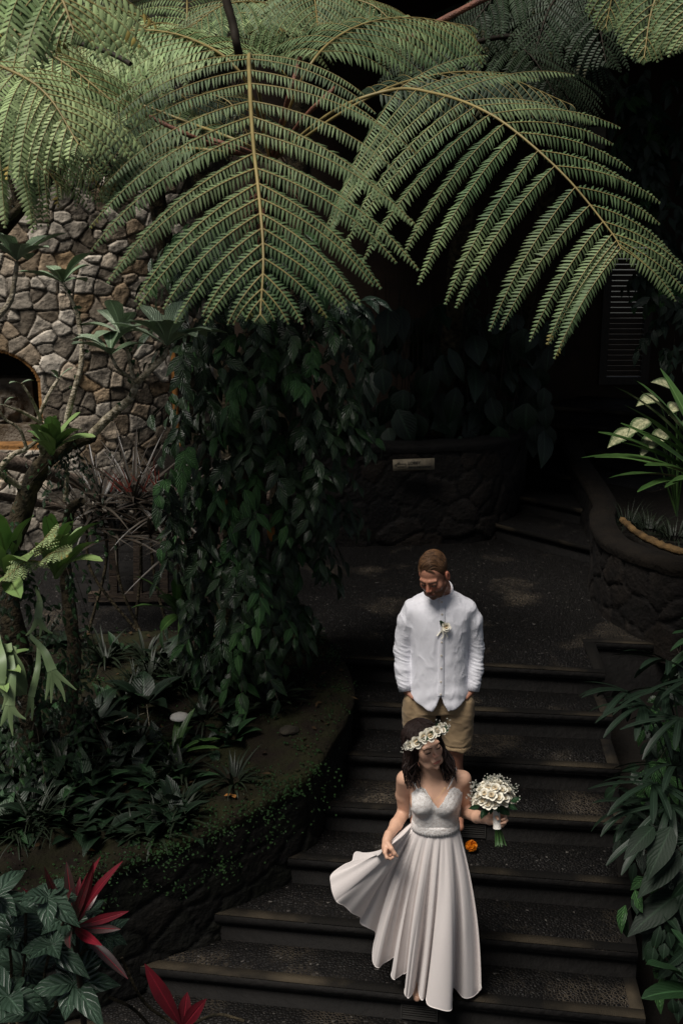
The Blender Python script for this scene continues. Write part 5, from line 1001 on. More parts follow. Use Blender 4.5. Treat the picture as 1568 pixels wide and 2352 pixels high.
for s in (-1, 1):
    S.chain([W_(s * .145, .01, 1.32), W_(s * .212, .035, 1.08), W_(s * .196, -.025, .87)], [.042, .036, .027], .015)
    hand(S, W_(s * .193, -.028, .862), (-s * .42, .05, -1), (-s, .1, 0), (0, -1, 0), (.3, .4, .3))
    S.chain([W_(s * .085, 0, .84), W_(s * .105, -.01, .50), W_(s * .105, .03, .30), W_(s * .105, .04, .08)], [.078, .052, .054, .036], .02)
    S.chain([W_(s * .105, .05, .04), W_(s * .125, -.09, .03), W_(s * .13, -.15, .025)], [.036, .034, .026], .012)
body, V, Q = sculpt(S, 'body', M['skinM'], man, lambda V: face_cols(V, ho, Rm, (.42, .195, .125), (.30, .10, .075), (.50, .15, .09), True, (.15, .07, .04)))
face_bits(L, Rm, man, True)
# short swept hair: cap plus strands
S = SDF(axis(ho[0] - .13, ho[0] + .13, .003), axis(ho[1] - .15, ho[1] + .16, .003), axis(ho[2] - .12, ho[2] + .17, .003))
S.ell(L(0, .022, .042), np.array([.0745, .094, .084]) * 1.06, .004, Rm)
sl, (x, y, z) = S._w((-9, -9, -9), (9, 9, 9), 1); qx, qy, qz = [Rm[0][i] * (x - ho[0]) + Rm[1][i] * (y - ho[1]) + Rm[2][i] * (z - ho[2]) for i in range(3)]
line = np.maximum(.104 - .010 * np.cos(qx * 80) - np.clip(qy + .062, 0, 1) * 1.9 + .35 * np.clip(np.abs(qx) - .04, 0, 1) * (qy < -.02), -.075)
S.F = np.maximum(S.F, (line - qz) * .8).astype(np.float32)
cap_, Vh, Qh = sculpt(S, 'hair', M['hairM'], man, it=1)
mb = MB(); r_ = np.random.default_rng(2)
for k in range(0):
    a = r_.uniform(-.062, .062); y0 = r_.uniform(-.085, .06); 
    zt_ = .042 + .088 * math.sqrt(max(0, 1 - (a / .078) ** 2 - ((y0 - .022) / .1) ** 2)) if (a / .078) ** 2 + ((y0 - .022) / .1) ** 2 < 1 else None
    if zt_ is None or zt_ < .06: continue
    pts = []; 
    for t_ in np.linspace(0, 1, 6):
        xx = a - .028 * t_; yy = y0 + .045 * t_; q_ = 1 - (xx / .080) ** 2 - ((yy - .022) / .1) ** 2
        if q_ < 0: break
        pts.append(L(xx, yy, .042 + .090 * math.sqrt(q_) + .006 * math.sin(t_ * 3.1)))
    pass
for k in range(620):
    y0 = r_.uniform(-.052, .105); x0 = r_.uniform(-.068, .01); x1 = x0 + r_.uniform(.05, .085); ph_ = r_.uniform(0, 1) + y0 * 60; pts = []
    for t_ in np.linspace(0, 1, 9):
        xx = x0 + (x1 - x0) * t_; yy = y0 + .03 * t_ * (y0 > -.05) + .002 * math.sin(t_ * 6 + y0 * 60) - (.008 * (1 - t_) if y0 < -.045 else 0); q_ = 1 - (xx / .0755) ** 2 - ((yy - .022) / .096) ** 2
        if q_ > .02: pts.append(L(xx, yy, .042 + .088 * math.sqrt(q_) + .003 * math.sin(t_ * 9 + ph_)))
    if len(pts) > 4: mb.tube(np.array(pts), np.interp(np.linspace(0, 1, len(pts)), [0, .3, .8, 1], [.0012, .0022, .0020, .0006]), 4, 0 if r_.random() < .6 else 1, flat=.7)
mb.build('hair_strands', [M['hairM'], mat('sun_bleached_hair', (.14, .07, .03), .5, .4, noise=.3)], man)
# shirt
S = SDF(axis(MX - .34, MX + .34, .005), axis(MY - .25, MY + .25, .006), axis(MZ + .72, MZ + 1.54, .005))
S.loft((MX, MY), [(MZ + .72, .186, .150, -.010), (MZ + .80, .182, .148, -.008), (MZ + .95, .166, .134, 0), (MZ + 1.12, .163, .128, 0), (MZ + 1.26, .180, .128, 0), (MZ + 1.34, .196, .122, .008), (MZ + 1.385, .172, .106, .014), (MZ + 1.415, .130, .092, .020), (MZ + 1.435, .088, .080, .024)], .025, 2.2)
x = S.x[:, None, None] - MX; z = S.z[None, None, :] - MZ; ax_ = np.abs(x)
zh = np.where(ax_ < .042, .858 - ax_ * 2.3, .762 + ((ax_ - .042) / .13) ** 1.6 * .075); zh = np.where(S.y[None, :, None] > MY, .80, zh) + 0 * z
S.F = np.maximum(S.F, ((zh - z) * .8)).astype(np.float32)
S.ell(L(0, .012, -.10) * 0 + W_(0, -.055, 1.475), (.062, .06, .030), .01, None, True)
for s in (-1, 1): S.chain([W_(s * .150, .01, 1.335), W_(s * .188, .02, 1.26), W_(s * .214, .035, 1.08), W_(s * .214, .0, .97), W_(s * .204, -.03, .885)], [.060, .057, .049, .045, .039], .02)
def wrinkle(V, N):
    q = V - np.array([MX, MY, MZ]); ax_ = np.abs(q[:, 0]); slv = np.clip((ax_ - .165) / .03, 0, 1); o = 0
    ph = q[:, 2] * 105 + 2.5 * vnoise(q * 14, 3) + q[:, 0] * 40 * np.sign(q[:, 0]); lower = np.clip((1.22 - q[:, 2]) / .15, 0, 1)
    rg = 1 - np.abs(fbm(q * [10, 10, 46] + np.stack([q[:, 2] * 6, q[:, 2] * 0, q[:, 0] * 14], -1), 41, 2)) * 3; o = o + slv * lower * (.0055 * np.clip(rg, 0, 1) ** 1.5 - .0015)
    o = o + slv * (1 - lower) * .005 * np.clip(1 - np.abs(fbm(q * [26, 12, 9], 43, 2)) * 3, 0, 1) ** 1.5
    b_ = 1 - slv; o = o + b_ * .005 * fbm(q * [9, 9, 5], 12) + b_ * np.clip((.98 - q[:, 2]) / .15, 0, 1) * 0.0025 * np.sin(q[:, 2] * 70 + np.sign(q[:, 0]) * q[:, 0] * 38 + 3 * vnoise(q * 8, 15))
    rd = 1 - np.abs(fbm(q * [11, 11, 7] + 3, 22)) * 2.2; o = o + .0035 * np.clip(rd, 0, 1) ** 3
    return o * np.clip((1.46 - q[:, 2]) / .05, 0, 1)
sh_, Vs, Qs = sculpt(S, 'shirt', M['shirt'], man, it=1, disp=wrinkle)
def front(V, x, z, r=.012):
    m = (np.abs(V[:, 0] - x) < r) & (np.abs(V[:, 2] - z) < r); return V[m][:, 1].min() if m.any() else MY - .12
zs_ = np.linspace(MZ + 1.425, MZ + .862, 30); fy = np.array([front(Vs, MX, q_) for q_ in zs_]); fy = np.convolve(np.r_[fy[0], fy, fy[-1]], [.25, .5, .25], 'valid'); t = MB()
t.grid(np.stack([np.stack([np.full(30, MX + a), fy + b, zs_], -1) for a, b in ((-.0165, .004), (-.0163, -.0035), (-.006, -.0045), (.0155, -.0045), (.0165, -.003), (.0167, .004))], 1), flip=True); pk = t.build('placket', M['shirt'], sh_)
cb = MB(); a = np.linspace(-np.pi * .5 - .02, np.pi * 1.5 + .02, 44); ring = lambda rx, ry, zz, tl: np.stack([MX + rx * np.cos(a), MY + .022 + ry * np.sin(a), MZ + zz + tl * np.sin(a)], -1)
cb.grid(np.stack([ring(.082, .084, 1.418, .024), ring(.074, .078, 1.466, .034), ring(.070, .074, 1.468, .034), ring(.072, .074, 1.42, .024)], 1)); cb.build('collar', M['shirt'], sh_)
btm = mat('pearl_button', (.62, .56, .48), .3, .5)
for by in (1387, 1411, 1443, 1473, 1504, 1533, 1563, 1590):
    z_ = at(997, by, MY - .12)[2]; y_ = front(Vs, MX, z_) - .0065; t = MB(); th = np.linspace(0, 2 * np.pi, 12, endpoint=False)
    t.grid(np.stack([np.stack([MX + r_a * np.cos(th), np.full(12, y_ + d_), z_ + r_a * np.sin(th)], -1) for r_a, d_ in ((.0058, .003), (.0058, -.0005), (.0045, -.0015), (.0028, -.0006), (0, -.0006))]), closev=True, flip=True); t.build('button', btm, sh_)
for s in (-1, 1):
    c0, c1 = W_(s * .206, -.022, .905), W_(s * .196, -.038, .848); t = MB(); t.tube([c0, c0 * .95 + c1 * .05, c1, c1 + (c0 - c1) * .05], [.040, .0425, .040, .033], 22, jit=.012); t.build('cuff', M['shirt'], sh_)
# shorts
S = SDF(axis(MX - .25, MX + .25, .006), axis(MY - .22, MY + .22, .007), axis(MZ + .42, MZ + .95, .006))
S.loft((MX, MY), [(MZ + .72, .178, .112, 0), (MZ + .88, .155, .10, 0)], .03)
for s in (-1, 1): S.chain([W_(s * .090, 0, .80), W_(s * .115, -.005, .68), W_(s * .118, -.01, .40)], [.092, .094, .082], .012); S.ell(W_(s * .172, -.03, .755), (.036, .058, .085), .025)
S.F = np.maximum(S.F, (MZ + .478 + .006 * np.sin(S.x * 50)[:, None, None] - S.z[None, None, :])).astype(np.float32)
def wr2(V, N): q = V - np.array([MX, MY, MZ]); return .006 * fbm(q * [8, 8, 5], 31) + .004 * np.clip(1 - np.abs(fbm(q * [9, 9, 12], 33)) * 2.5, 0, 1) ** 2 - .006 * (np.abs(q[:, 2] - .505) < .004)
sculpt(S, 'shorts', M['shorts'], man, it=2, disp=wr2)
# ---------------------------------------------------------------- flowers
M['rose'] = mat('rose_petal', (.86, .82, .70), .6, .3, noise=.10, nscale=30, sss=0); M['rosein'] = mat('rose_heart', (.72, .56, .36), .6, .3); M['gyp'] = mat('gypsophila', (.80, .78, .68), .7, .2); M['fleaf'] = leaf_mat('florist_leaf', (.03, .085, .03), (.015, .045, .02), rough=.35, veins=7, vstr=.2)
ROSE = ([0, .2, .5, .8, 1], [.55, .9, 1.0, .85, .35])
def rose(parent, c, n, r, name='rose', r_=rng):
    c = np.asarray(c, float); n = nrm(n); a_ = nrm(np.cross(n, [.3, .2, .9])); b_ = np.cross(n, a_); mb = MB()
    mb.tube([c - n * r * .6, c - n * r * .1, c + n * r * .15, c + n * r * .3], [r * .3, r * .55, r * .42, r * .12], 10, 1)
    for ring_, (cnt, tilt, ln, wd, off) in enumerate(((3, 1.5, .8, .85, .10), (4, 1.38, 1.0, 1.0, .22), (5, 1.2, 1.12, 1.1, .34), (5, .85, 1.15, 1.15, .40))):
        a = np.linspace(0, 2 * np.pi, cnt, endpoint=False) + ring_ * .7 + r_.uniform(-.2, .2, cnt); rad = np.cos(a)[:, None] * a_ + np.sin(a)[:, None] * b_
        e = tilt + r_.normal(0, .08, cnt)[:, None]; D = rad * np.cos(e) + n * np.sin(e); Nn = n * np.cos(e) - rad * np.sin(e)
        mb.leaves(c + rad * r * off - n * r * (.45 - .1 * ring_ * 0), D, Nn, r * ln, r * wd * 1.15, bend=-.7 + .45 * ring_, fold=.35, seg=5, prof=ROSE, m=0)
    return mb.build(name, [M['rose'], M['rosein']], parent)
def sprig(mb, c, d, n, spread, r_=rng, size=.0035, m=0, ms=1):
    for _ in range(n):
        q = c + nrm(nrm(d) + r_.normal(0, spread, 3)) * r_.uniform(.4, 1) * np.linalg.norm(d); mb.tube([c, q], .0006, 3, ms, cap=False)
        for k in range(5): o_ = q + r_.normal(0, size * .5, 3); mb.tube([o_ - [0, 0, size * .5], o_, o_ + [0, 0, size * .5]], [size * .4, size * .75, size * .3], 5, m)
# buttonhole
bc = at(1016, 1444, MY - .135); bt = thing('buttonhole_flower', 'white rose buttonhole with ribbon pinned on the shirt chest', 'flower', bc, None)
rose(bt, at(1024, 1440, MY - .15), (.1, -1, .35), .021); mb = MB(); r_ = np.random.default_rng(9); q = at(1014, 1432, MY - .14); mb.leaves(q + r_.normal(0, .006, (12, 3)), r_.normal(0, .6, (12, 3)) + [-.2, -.3, .7], [0, -1, .2], .018, .010, seg=3, prof=OVATE); mb.build('leaf', M['fleaf'], bt)
mb = MB(); sprig(mb, at(1018, 1440, MY - .14), np.array([-.2, -.3, 1]) * .035, 8, .5, r_, .003); sprig(mb, at(1024, 1446, MY - .145), np.array([.2, -.4, -1]) * .022, 8, .5, r_, .003); mb.build('filler_flower', [M['gyp'], M['fleaf']], bt)
mb = MB(); mb.tube([at(1016, 1446, MY - .14), at(1003, 1461, MY - .14)], [.0055, .004], 8); mb.build('stem_wrap', M['rose'], bt)
mb = MB(); 
for q in (((1015, 1448), (1018, 1460), (1012, 1468)), ((1017, 1448), (1024, 1456), (1027, 1464))): C = spline([at(*x_, MY - .145) for x_ in q], 8); ribbon(C, .0035, [0, -1, .2], mb)
mb.build('ribbon', M['rose'], bt)
# ---------------------------------------------------------------- the woman
WX = at(997, 2000, 5.12)[0]; WY = 5.12; WZ = -6 * RISE
wm = thing('person', 'woman in a lace and chiffon wedding dress, holding out her skirt and a bouquet', 'person', (WX, WY, WZ))
w_ = lambda px, py, Y: at(px, py, Y)
Rf = frame((.46, -.90, .04), (-.28, .02, .95)); ho2 = at(997, 1724, 4.98) - Rf @ np.array([0, -.088, .004]) * .98
S = SDF(axis(at(850, 1900, 5)[0], at(1180, 1880, 4.9)[0], .0055, [(ho2[0] - .09, ho2[0] + .10, .0026), (at(1128, 1880, 4.85)[0], at(1170, 1880, 4.85)[0], .003), (at(866, 1940, 5)[0], at(910, 1940, 5)[0], .003)]),
        axis(4.70, 5.42, .0055, [(ho2[1] - .14, ho2[1] + .11, .0026), (4.76, 4.9, .003)]), axis(WZ - .02, WZ + 1.75, .009, [(ho2[2] - .14, WZ + 1.75, .0026), (-.16, .18, .003), (.18, .46, .005)]))
L2 = head(S, ho2, Rf, False, sc=.98)
nk = at(992, 1790, 5.10); S.chain([L2(0, .02, -.05), nk + [0, .0, .03], nk + [0, .02, -.02]], [.050, .047, .06], .02)
zc = lambda py, Y=5.1: at(995, py, Y)[2]
S.loft((WX, WY), [(zc(2010), .115, .085, .03), (zc(1960), .115, .08, .02), (zc(1895), .112, .082, 0), (zc(1850), .122, .09, 0), (zc(1815), .138, .092, 0), (zc(1790), .130, .075, .01), (zc(1775), .075, .055, .02)], .03)
S.chain([at(932, 1787, 5.11), at(975, 1776, 5.12)], [.038, .04], .02); S.chain([at(1062, 1788, 5.11), at(1012, 1776, 5.12)], [.038, .04], .02)
for bx in (968, 1022): S.ell(at(bx, 1846, 5.055), (.056, .058, .055), .03)
eR, wR = at(928, 1864, 5.22), at(890, 1924, 5.03); sR = at(929, 1790, 5.12)
S.chain([sR, (sR + eR) / 2 + [-.004, .01, 0], eR, (eR + wR) / 2, wR], [.043, .040, .033, .031, .0215], .015)
eL, wL = at(1068, 1864, 5.18), at(1124, 1884, 4.86); sL = at(1062, 1790, 5.12)
S.chain([sL, (sL + eL) / 2 + [.004, .01, 0], eL, (eL + wL) / 2 + [0, 0, -.006], wL], [.043, .040, .033, .030, .0215], .015)
hd_ = nrm(at(881, 1958, 4.95) - wR); hand(S, wR, hd_ + [-.05, 0, -.25], (.75, .1, -.35), (.1, -.9, .2), (.7, 1.05, .8), .02, .90, (.8, -.3))
# hand round the bouquet handle: the handle runs up-down at hx
hx = at(1142, 1884, 4.82); S.cap(wL, wL + (hx - wL) * .5, .021, .021, .01)
hdv = nrm(np.array([.92, -.30, .10])); pn = nrm(np.array([.0, -1, 0]) - hdv * (np.array([.0, -1, 0]) @ hdv)); hand(S, wL + hdv * -.012 + [0, .016, .0], hdv, pn, (0, 0, 1), (.75, 1.05, .8), .03, .90, (.9, -.1))
for s in (-1, 1):
    S.chain([np.array([WX + s * .06, WY + .05, WZ + .85]), np.array([WX + s * .07, WY + .09, WZ + .48]), np.array([WX + s * .07, WY + .13, WZ + .09])], [.07, .046, .03], .02)
    S.chain([np.array([WX + s * .07, WY + .14, WZ + .04]), np.array([WX + s * .075, WY + .03, WZ + .03]), np.array([WX + s * .08, WY - .02, WZ + .022])], [.03, .028, .02], .01)
bodyF, VF, QF = sculpt(S, 'body', M['skinF'], wm, lambda V: face_cols(V, ho2, Rf, (.70, .42, .29), (.46, .14, .11), (.68, .31, .22), False))
face_bits(L2, Rf, wm, False, .98)
# bodice: scalloped lace shell over the body
def zp(py, px=995): return zc(py, 5.02)
def lace():
    m, t, b = new_mat('white_lace'); tc = t.nodes.new('ShaderNodeTexCoord')
    v = t.nodes.new('ShaderNodeTexVoronoi'); v.inputs['Scale'].default_value = 26; t.links.new(tc.outputs['Object'], v.inputs['Vector'])
    rings = mth(t, 'SINE', mth(t, 'MULTIPLY', v.outputs['Distance'], 150)); v2 = t.nodes.new('ShaderNodeTexVoronoi'); v2.inputs['Scale'].default_value = 190; t.links.new(tc.outputs['Object'], v2.inputs['Vector'])
    hole = ramp(t, v2.outputs['Distance'], (.25, 0.0), (.42, 1.0)); fac = mth(t, 'MAXIMUM', ramp(t, rings, (.2, 0.0), (.6, 1.0)), mth(t, 'MULTIPLY', hole, .9))
    t.links.new(mix(t, fac, (.58, .46, .39), (.86, .84, .82)), b.inputs['Base Color']); b.inputs['Roughness'].default_value = .85; b.inputs['Specular IOR Level'].default_value = .2
    bp = t.nodes.new('ShaderNodeBump'); bp.inputs['Strength'].default_value = .9; bp.inputs['Distance'].default_value = .003; t.links.new(fac, bp.inputs['Height']); t.links.new(bp.outputs[0], b.inputs['Normal']); return m
M['lace'] = lace()
NF = vnormals(VF, QF); VO = VF + NF * .0055
# keep faces of the torso between waist and neckline
pxy = lambda P_: (784 + FPX * P_[:, 0] / (P_[:, 1] * CT - (P_[:, 2] - HC) * ST), 1176 - FPX * (P_[:, 1] * ST + (P_[:, 2] - HC) * CT) / (P_[:, 1] * CT - (P_[:, 2] - HC) * ST))
kY = lambda py: HC + VO[:, 1] * ((-ST + (1176 - py) / FPX * CT) / (CT + (1176 - py) / FPX * ST))
dx = VO[:, 0] - WX; pyc = np.interp(dx, [-.135, -.125, -.10, -.075, -.055, -.03, -.005, .005, .03, .055, .075, .10, .125, .135], [1832, 1820, 1811, 1809, 1817, 1838, 1856, 1856, 1838, 1817, 1809, 1811, 1820, 1832]); zt_ = kY(pyc) + .006 * np.abs(np.sin(dx * 130))
zt_ = np.where(VO[:, 1] > WY + .02, zp(1835), zt_); arm = (np.abs(dx) > .130 + .0 * dx)
keep = (VO[:, 2] < zt_) & (VO[:, 2] > zc(1902)) & ~arm; kf = keep[QF].all(1); QK = QF[kf]; used_ = np.unique(QK); rm_ = np.full(len(VF), -1); rm_[used_] = np.arange(len(used_))
mb = MB(); vi = VF[used_] + NF[used_] * .001; vo = VO[used_] + NF[used_] * .0005 * np.sin(VO[used_][:, :1] * 180) * np.sin(VO[used_][:, 2:] * 180); mb.add(np.vstack([vo]), rm_[QK].tolist(), 0); bo = mb.build('bodice', M['lace'], wm)
smd = bo.modifiers.new('thickness', 'SOLIDIFY'); smd.thickness = .003
for px in (1032, 1037):
    t = MB(); C = spline([at(1027, 1813, 5.03), at((1027 + px) / 2 + 6, 1795, 5.04), at(px + 9, 1772, 5.07), at(px + 10, 1762, 5.14), at(px, 1790, 5.21)], 16); t.tube(C, .0018, 6); t.build('shoulder_strap', M['lace'], wm)
for px in (950, 945):
    t = MB(); C = spline([at(958, 1813, 5.03), at(px, 1790, 5.05), at(px - 1, 1774, 5.10), at(px, 1790, 5.21)], 16); t.tube(C, .0018, 6); t.build('shoulder_strap', M['lace'], wm)
# skirt
H = [at(1101, 2262, 5.10)] + [gz(a_, b_, z_) for a_, b_, z_ in ((1098, 2278, -1.0), (1082, 2292, -1.005), (1062, 2290, -1.0), (1042, 2270, -.99), (1038, 2300, -.99), (1034, 2320, -1.01), (1008, 2315, -1.0), (984, 2305, -1.0), (979, 2276, -.97), (970, 2297, -.99), (962, 2288, -.98), (957, 2255, -.95), (946, 2280, -.97), (932, 2292, -.98), (927, 2277, -.95), (948, 2228, -.90), (928, 2236, -.92), (908, 2249, -.94), (897, 2240, -.92), (908, 2200, -.86), (882, 2212, -.89), (868, 2222, -.90), (856, 2210, -.87))] + \
    [at(a_, b_, y_) for a_, b_, y_ in ((857, 2172, 5.22), (862, 2142, 5.25), (846, 2132, 5.2), (832, 2124, 5.2), (829, 2108, 5.18), (808, 2097, 5.12), (790, 2080, 5.10), (771, 2068, 5.08), (763, 2035, 5.10), (761, 2010, 5.12), (788, 1986, 5.18), (808, 1976, 5.20), (815, 1958, 5.24), (838, 1963, 5.12), (860, 1965, 5.04), (878, 1958, 4.99))] + \
    [at(a_, b_, y_) for a_, b_, y_ in ((880, 2010, 5.35), (905, 2110, 5.42), (940, 2160, 5.50), (985, 2190, 5.52), (1030, 2195, 5.48), (1075, 2205, 5.35))]
nH = len(H); H = np.array(H); wc_ = np.array([WX, WY, zc(1897)]); wa = np.interp(np.arange(nH), [0, 6, 23, 27, 39, 40, nH], [-.25, -1.15, -2.55, -2.85, -3.35, -3.5, -.25 - 2 * np.pi])
Wt = np.stack([WX + .117 * np.cos(wa), WY + .088 * np.sin(wa), np.full(nH, wc_[2]) + .0], -1)
Wt[:, 2] -= .006 * (np.sin(wa) < 0)
C1 = Wt + (H - Wt) * .38; out = Wt - wc_; out[:, 2] = 0; C1 += nrm(out) * .055
hp = at(884, 1953, 4.99)
for i in range(24, 40): f_ = np.interp(i, [24, 28, 39], [.25, .9, 1.0]); tgt = hp + (at(905, 1990, 4.99) - hp) * np.interp(i, [24, 30, 39], [1, .8, 0]); C1[i] = C1[i] * (1 - f_) + tgt * f_
for i in range(31, 40): f_ = np.interp(i, [30, 34, 39], [0, .8, 1.0]); C1[i] = C1[i] * (1 - f_) + (2 * (hp + [0, .01, .005]) - .5 * (Wt[i] + H[i])) * f_
nU = 620; Hs = spline(H, nU, True); Cs = spline(C1, nU, True); Ws = spline(Wt, nU, True); v = np.linspace(0, 1, 90)[None, :, None]
Hs2 = Hs
sm = Hs.copy()
for _ in range(260): sm = (np.roll(sm, 1, 0) + sm + np.roll(sm, -1, 0)) / 3
fold = Hs - sm                                                # the zigzag of the hem, fading towards the waist
A_ = Ws[:, None] * (1 - v) ** 2 + 2 * Cs[:, None] * v * (1 - v) + (sm)[:, None] * v ** 2 + fold[:, None] * v ** 1.55
T_ = nrm(np.roll(sm, -1, 0) - np.roll(sm, 1, 0)); No = np.stack([T_[:, 1], -T_[:, 0], T_[:, 2] * 0], -1); No = nrm(No) * -1
sgn_ = np.sign(((sm - wc_) * No).sum(1)); No *= np.where(sgn_ == 0, 1, sgn_)[:, None]
uu = np.arange(nU) / nU; ph = 2 * np.pi * uu * 11 + 2.2 * fbm(np.stack([uu * 9, uu * 0, uu * 0], -1), 5); amp = .013 * (1 + .5 * fbm(np.stack([uu * 13, uu * 0 + 2, uu * 0], -1), 6))
cu_, su_ = np.cos(2 * np.pi * uu)[:, None], np.sin(2 * np.pi * uu)[:, None]; vv_ = v[..., 0]; nf = vnoise(np.stack([cu_ * 3.4 + 0 * vv_, su_ * 3.4 + 0 * vv_, vv_ * .9 + 0 * cu_], -1), 51) + .55 * vnoise(np.stack([cu_ * 7.5 + 0 * vv_, su_ * 7.5 + 0 * vv_, vv_ * 1.5 + 0 * cu_], -1), 52)
rr_ = 1.5 * nf * .016 * (np.clip(v[..., 0] * 1.6, 0, 1) ** 1.1 * (1.25 - .6 * v[..., 0])) 
A_ = A_ + No[:, None] * rr_[..., None]
t = MB(); t.grid(A_, closeu=True, flip=True); sk_ = t.build('skirt', M['chiffon'], wm)
hm = MB(); hm.tube(np.vstack([A_[:, -1], A_[:1, -1]]), .0022, 5, cap=False); hm.build('hem', M['chiffon'], wm)
# scalloped lace belt
t = MB(); th = np.linspace(0, 2 * np.pi, 240, endpoint=False); sc_l = .006 * np.abs(np.sin(th * 26)); rows = []
for k_, (dz, dr) in enumerate(((.028, .003), (.014, .0065), (.0, .0075), (-.016, .010))): rows.append(np.stack([WX + (.117 + dr + .0) * np.cos(th), WY + (.088 + dr) * np.sin(th), wc_[2] + dz - sc_l * (k_ == 3)], -1))
t.grid(np.stack(rows, 1), closeu=True, flip=True); o = t.build('belt', M['lace'], wm); o.modifiers.new('thickness', 'SOLIDIFY').thickness = .003
# hair: cap and long wavy locks
S = SDF(axis(ho2[0] - .13, ho2[0] + .13, .003), axis(ho2[1] - .14, ho2[1] + .15, .003), axis(ho2[2] - .12, ho2[2] + .15, .003))
S.ell(L2(0, .024, .040), np.array([.0785, .097, .088]) * 1.04, .004, Rf); S.ell(L2(0, .045, -.02), np.array([.072, .065, .085]), .02, Rf)
sl, (x, y, z) = S._w((-9, -9, -9), (9, 9, 9), 1); qx, qy, qz = [Rf[0][i] * (x - ho2[0]) + Rf[1][i] * (y - ho2[1]) + Rf[2][i] * (z - ho2[2]) for i in range(3)]
line = .070 - np.clip((np.abs(qx) - .020), 0, 1) * 1.2 - np.clip(qy + .040, 0, 1) * 2.4
S.F = np.maximum(S.F, (line - qz) * .6).astype(np.float32); S.F = np.maximum(S.F, (.0012 - np.abs(qx)) * .8 * (qz > .09) - 9 * (qz <= .09) * 1.0).astype(np.float32)
sculpt(S, 'hair', M['hairF'], wm, it=1)
mb = MB(); r_ = np.random.default_rng(21)
for s in (-1, 1):
    for k in range(92):
        b0 = r_.uniform(0, 1); back = r_.uniform(-.048, .10); kk = math.sqrt(max(.05, 1 - ((back - .024) / .104) ** 2)); 
        arc = [L2(s * .0835 * kk * math.sin(a_), back, .040 + .0925 * kk * math.cos(a_)) for a_ in (.03, .35, .75, 1.15)]; p1 = L2(s * (.078 + .008 * r_.random()) * max(kk, .8), max(back, -.015) + .002, .035); p2 = L2(s * (.084 + .012 * r_.random()) * max(kk, .8), max(back, -.005), -.045)
        ex, ey = ((r_.uniform(930, 962), r_.uniform(1775, 1812)) if s < 0 else (r_.uniform(1022, 1044), r_.uniform(1765, 1798))); Yd = 5.03 + r_.uniform(-.03, .09)
        p4 = at(ex, ey, Yd); p3 = (p2 * .5 + p4 * .5) + np.array([s * r_.uniform(0, .018), -.01 + r_.uniform(-.01, .02), 0])
        C = spline([*arc, p1, p2, p3, p4], 30); wv = np.sin(np.linspace(0, 13, 30) + r_.uniform(0, 6)) * np.linspace(0, .017, 30); C[:, 0] += wv; C[:, 1] += np.cos(np.linspace(0, 13, 30) + r_.uniform(0, 6)) * np.linspace(0, .012, 30)
        mb.tube(C, np.interp(np.linspace(0, 1, 30), [0, .15, .5, .85, 1], [.0035, .006, .008, .0065, .0025]) * r_.uniform(.6, 1.05), 6, flat=.6)
mb.build('hair_locks', M['hairF'], wm)
# necklace
t = MB(); t.tube(spline([at(966, 1808, 5.04), at(985, 1832, 5.01), at(996, 1838, 5.005), at(1008, 1830, 5.01), at(1024, 1806, 5.04)], 24), .0007, 5); t.build('necklace', mat('fine_gold', (.6, .4, .15), .3, .5, metal=1), wm)
# flower crown
fc = thing('flower_crown', 'crown of white roses worn tilted on the dark haired woman', 'flower crown', at(976, 1695, 5.0)); r_ = np.random.default_rng(14)
q = [(934, 1716, 5.04, .019), (941, 1712, 4.97, .022), (957, 1705, 4.93, .027), (974, 1694, 4.91, .027), (988, 1689, 4.90, .027), (1003, 1679, 4.925, .024), (1015, 1677, 4.96, .022), (1020, 1671, 5.01, .022), (984, 1682, 4.95, .020), (1012, 1670, 5.04, .02), (930, 1722, 5.09, .018)]
cc_ = L2(0, .01, .06)
for a_, b_, y_, rd in q: p = at(a_, b_, y_); rose(fc, p, nrm(p - cc_) + [0, -.5, .35], rd * .88, r_=r_)
mb = MB(); p_ = np.array([at(a_, b_, y_) for a_, b_, y_, _ in q]); n = 26; i_ = r_.integers(0, len(q), n); D = nrm(p_[i_] - cc_); mb.leaves(p_[i_] - D * .012, D * .4 + r_.normal(0, .6, (n, 3)), D, .042, .019, bend=.5, seg=5, prof=OVATE); mb.build('leaf', M['fleaf'], fc)
mb = MB(); 
for k in range(22): i = r_.integers(0, len(q)); d = nrm(p_[i] - cc_); sprig(mb, p_[i] - d * .005, (d + r_.normal(0, .7, 3)) * .022, 5, .6, r_, .0032)
mb.build('filler_flower', [M['gyp'], M['fleaf']], fc)
t = MB(); t.tube(spline([p_[10], p_[0], p_[2], p_[4], p_[6], p_[7], p_[9]], 40), .005, 6); t.build('wreath_band', M['fleaf'], fc)
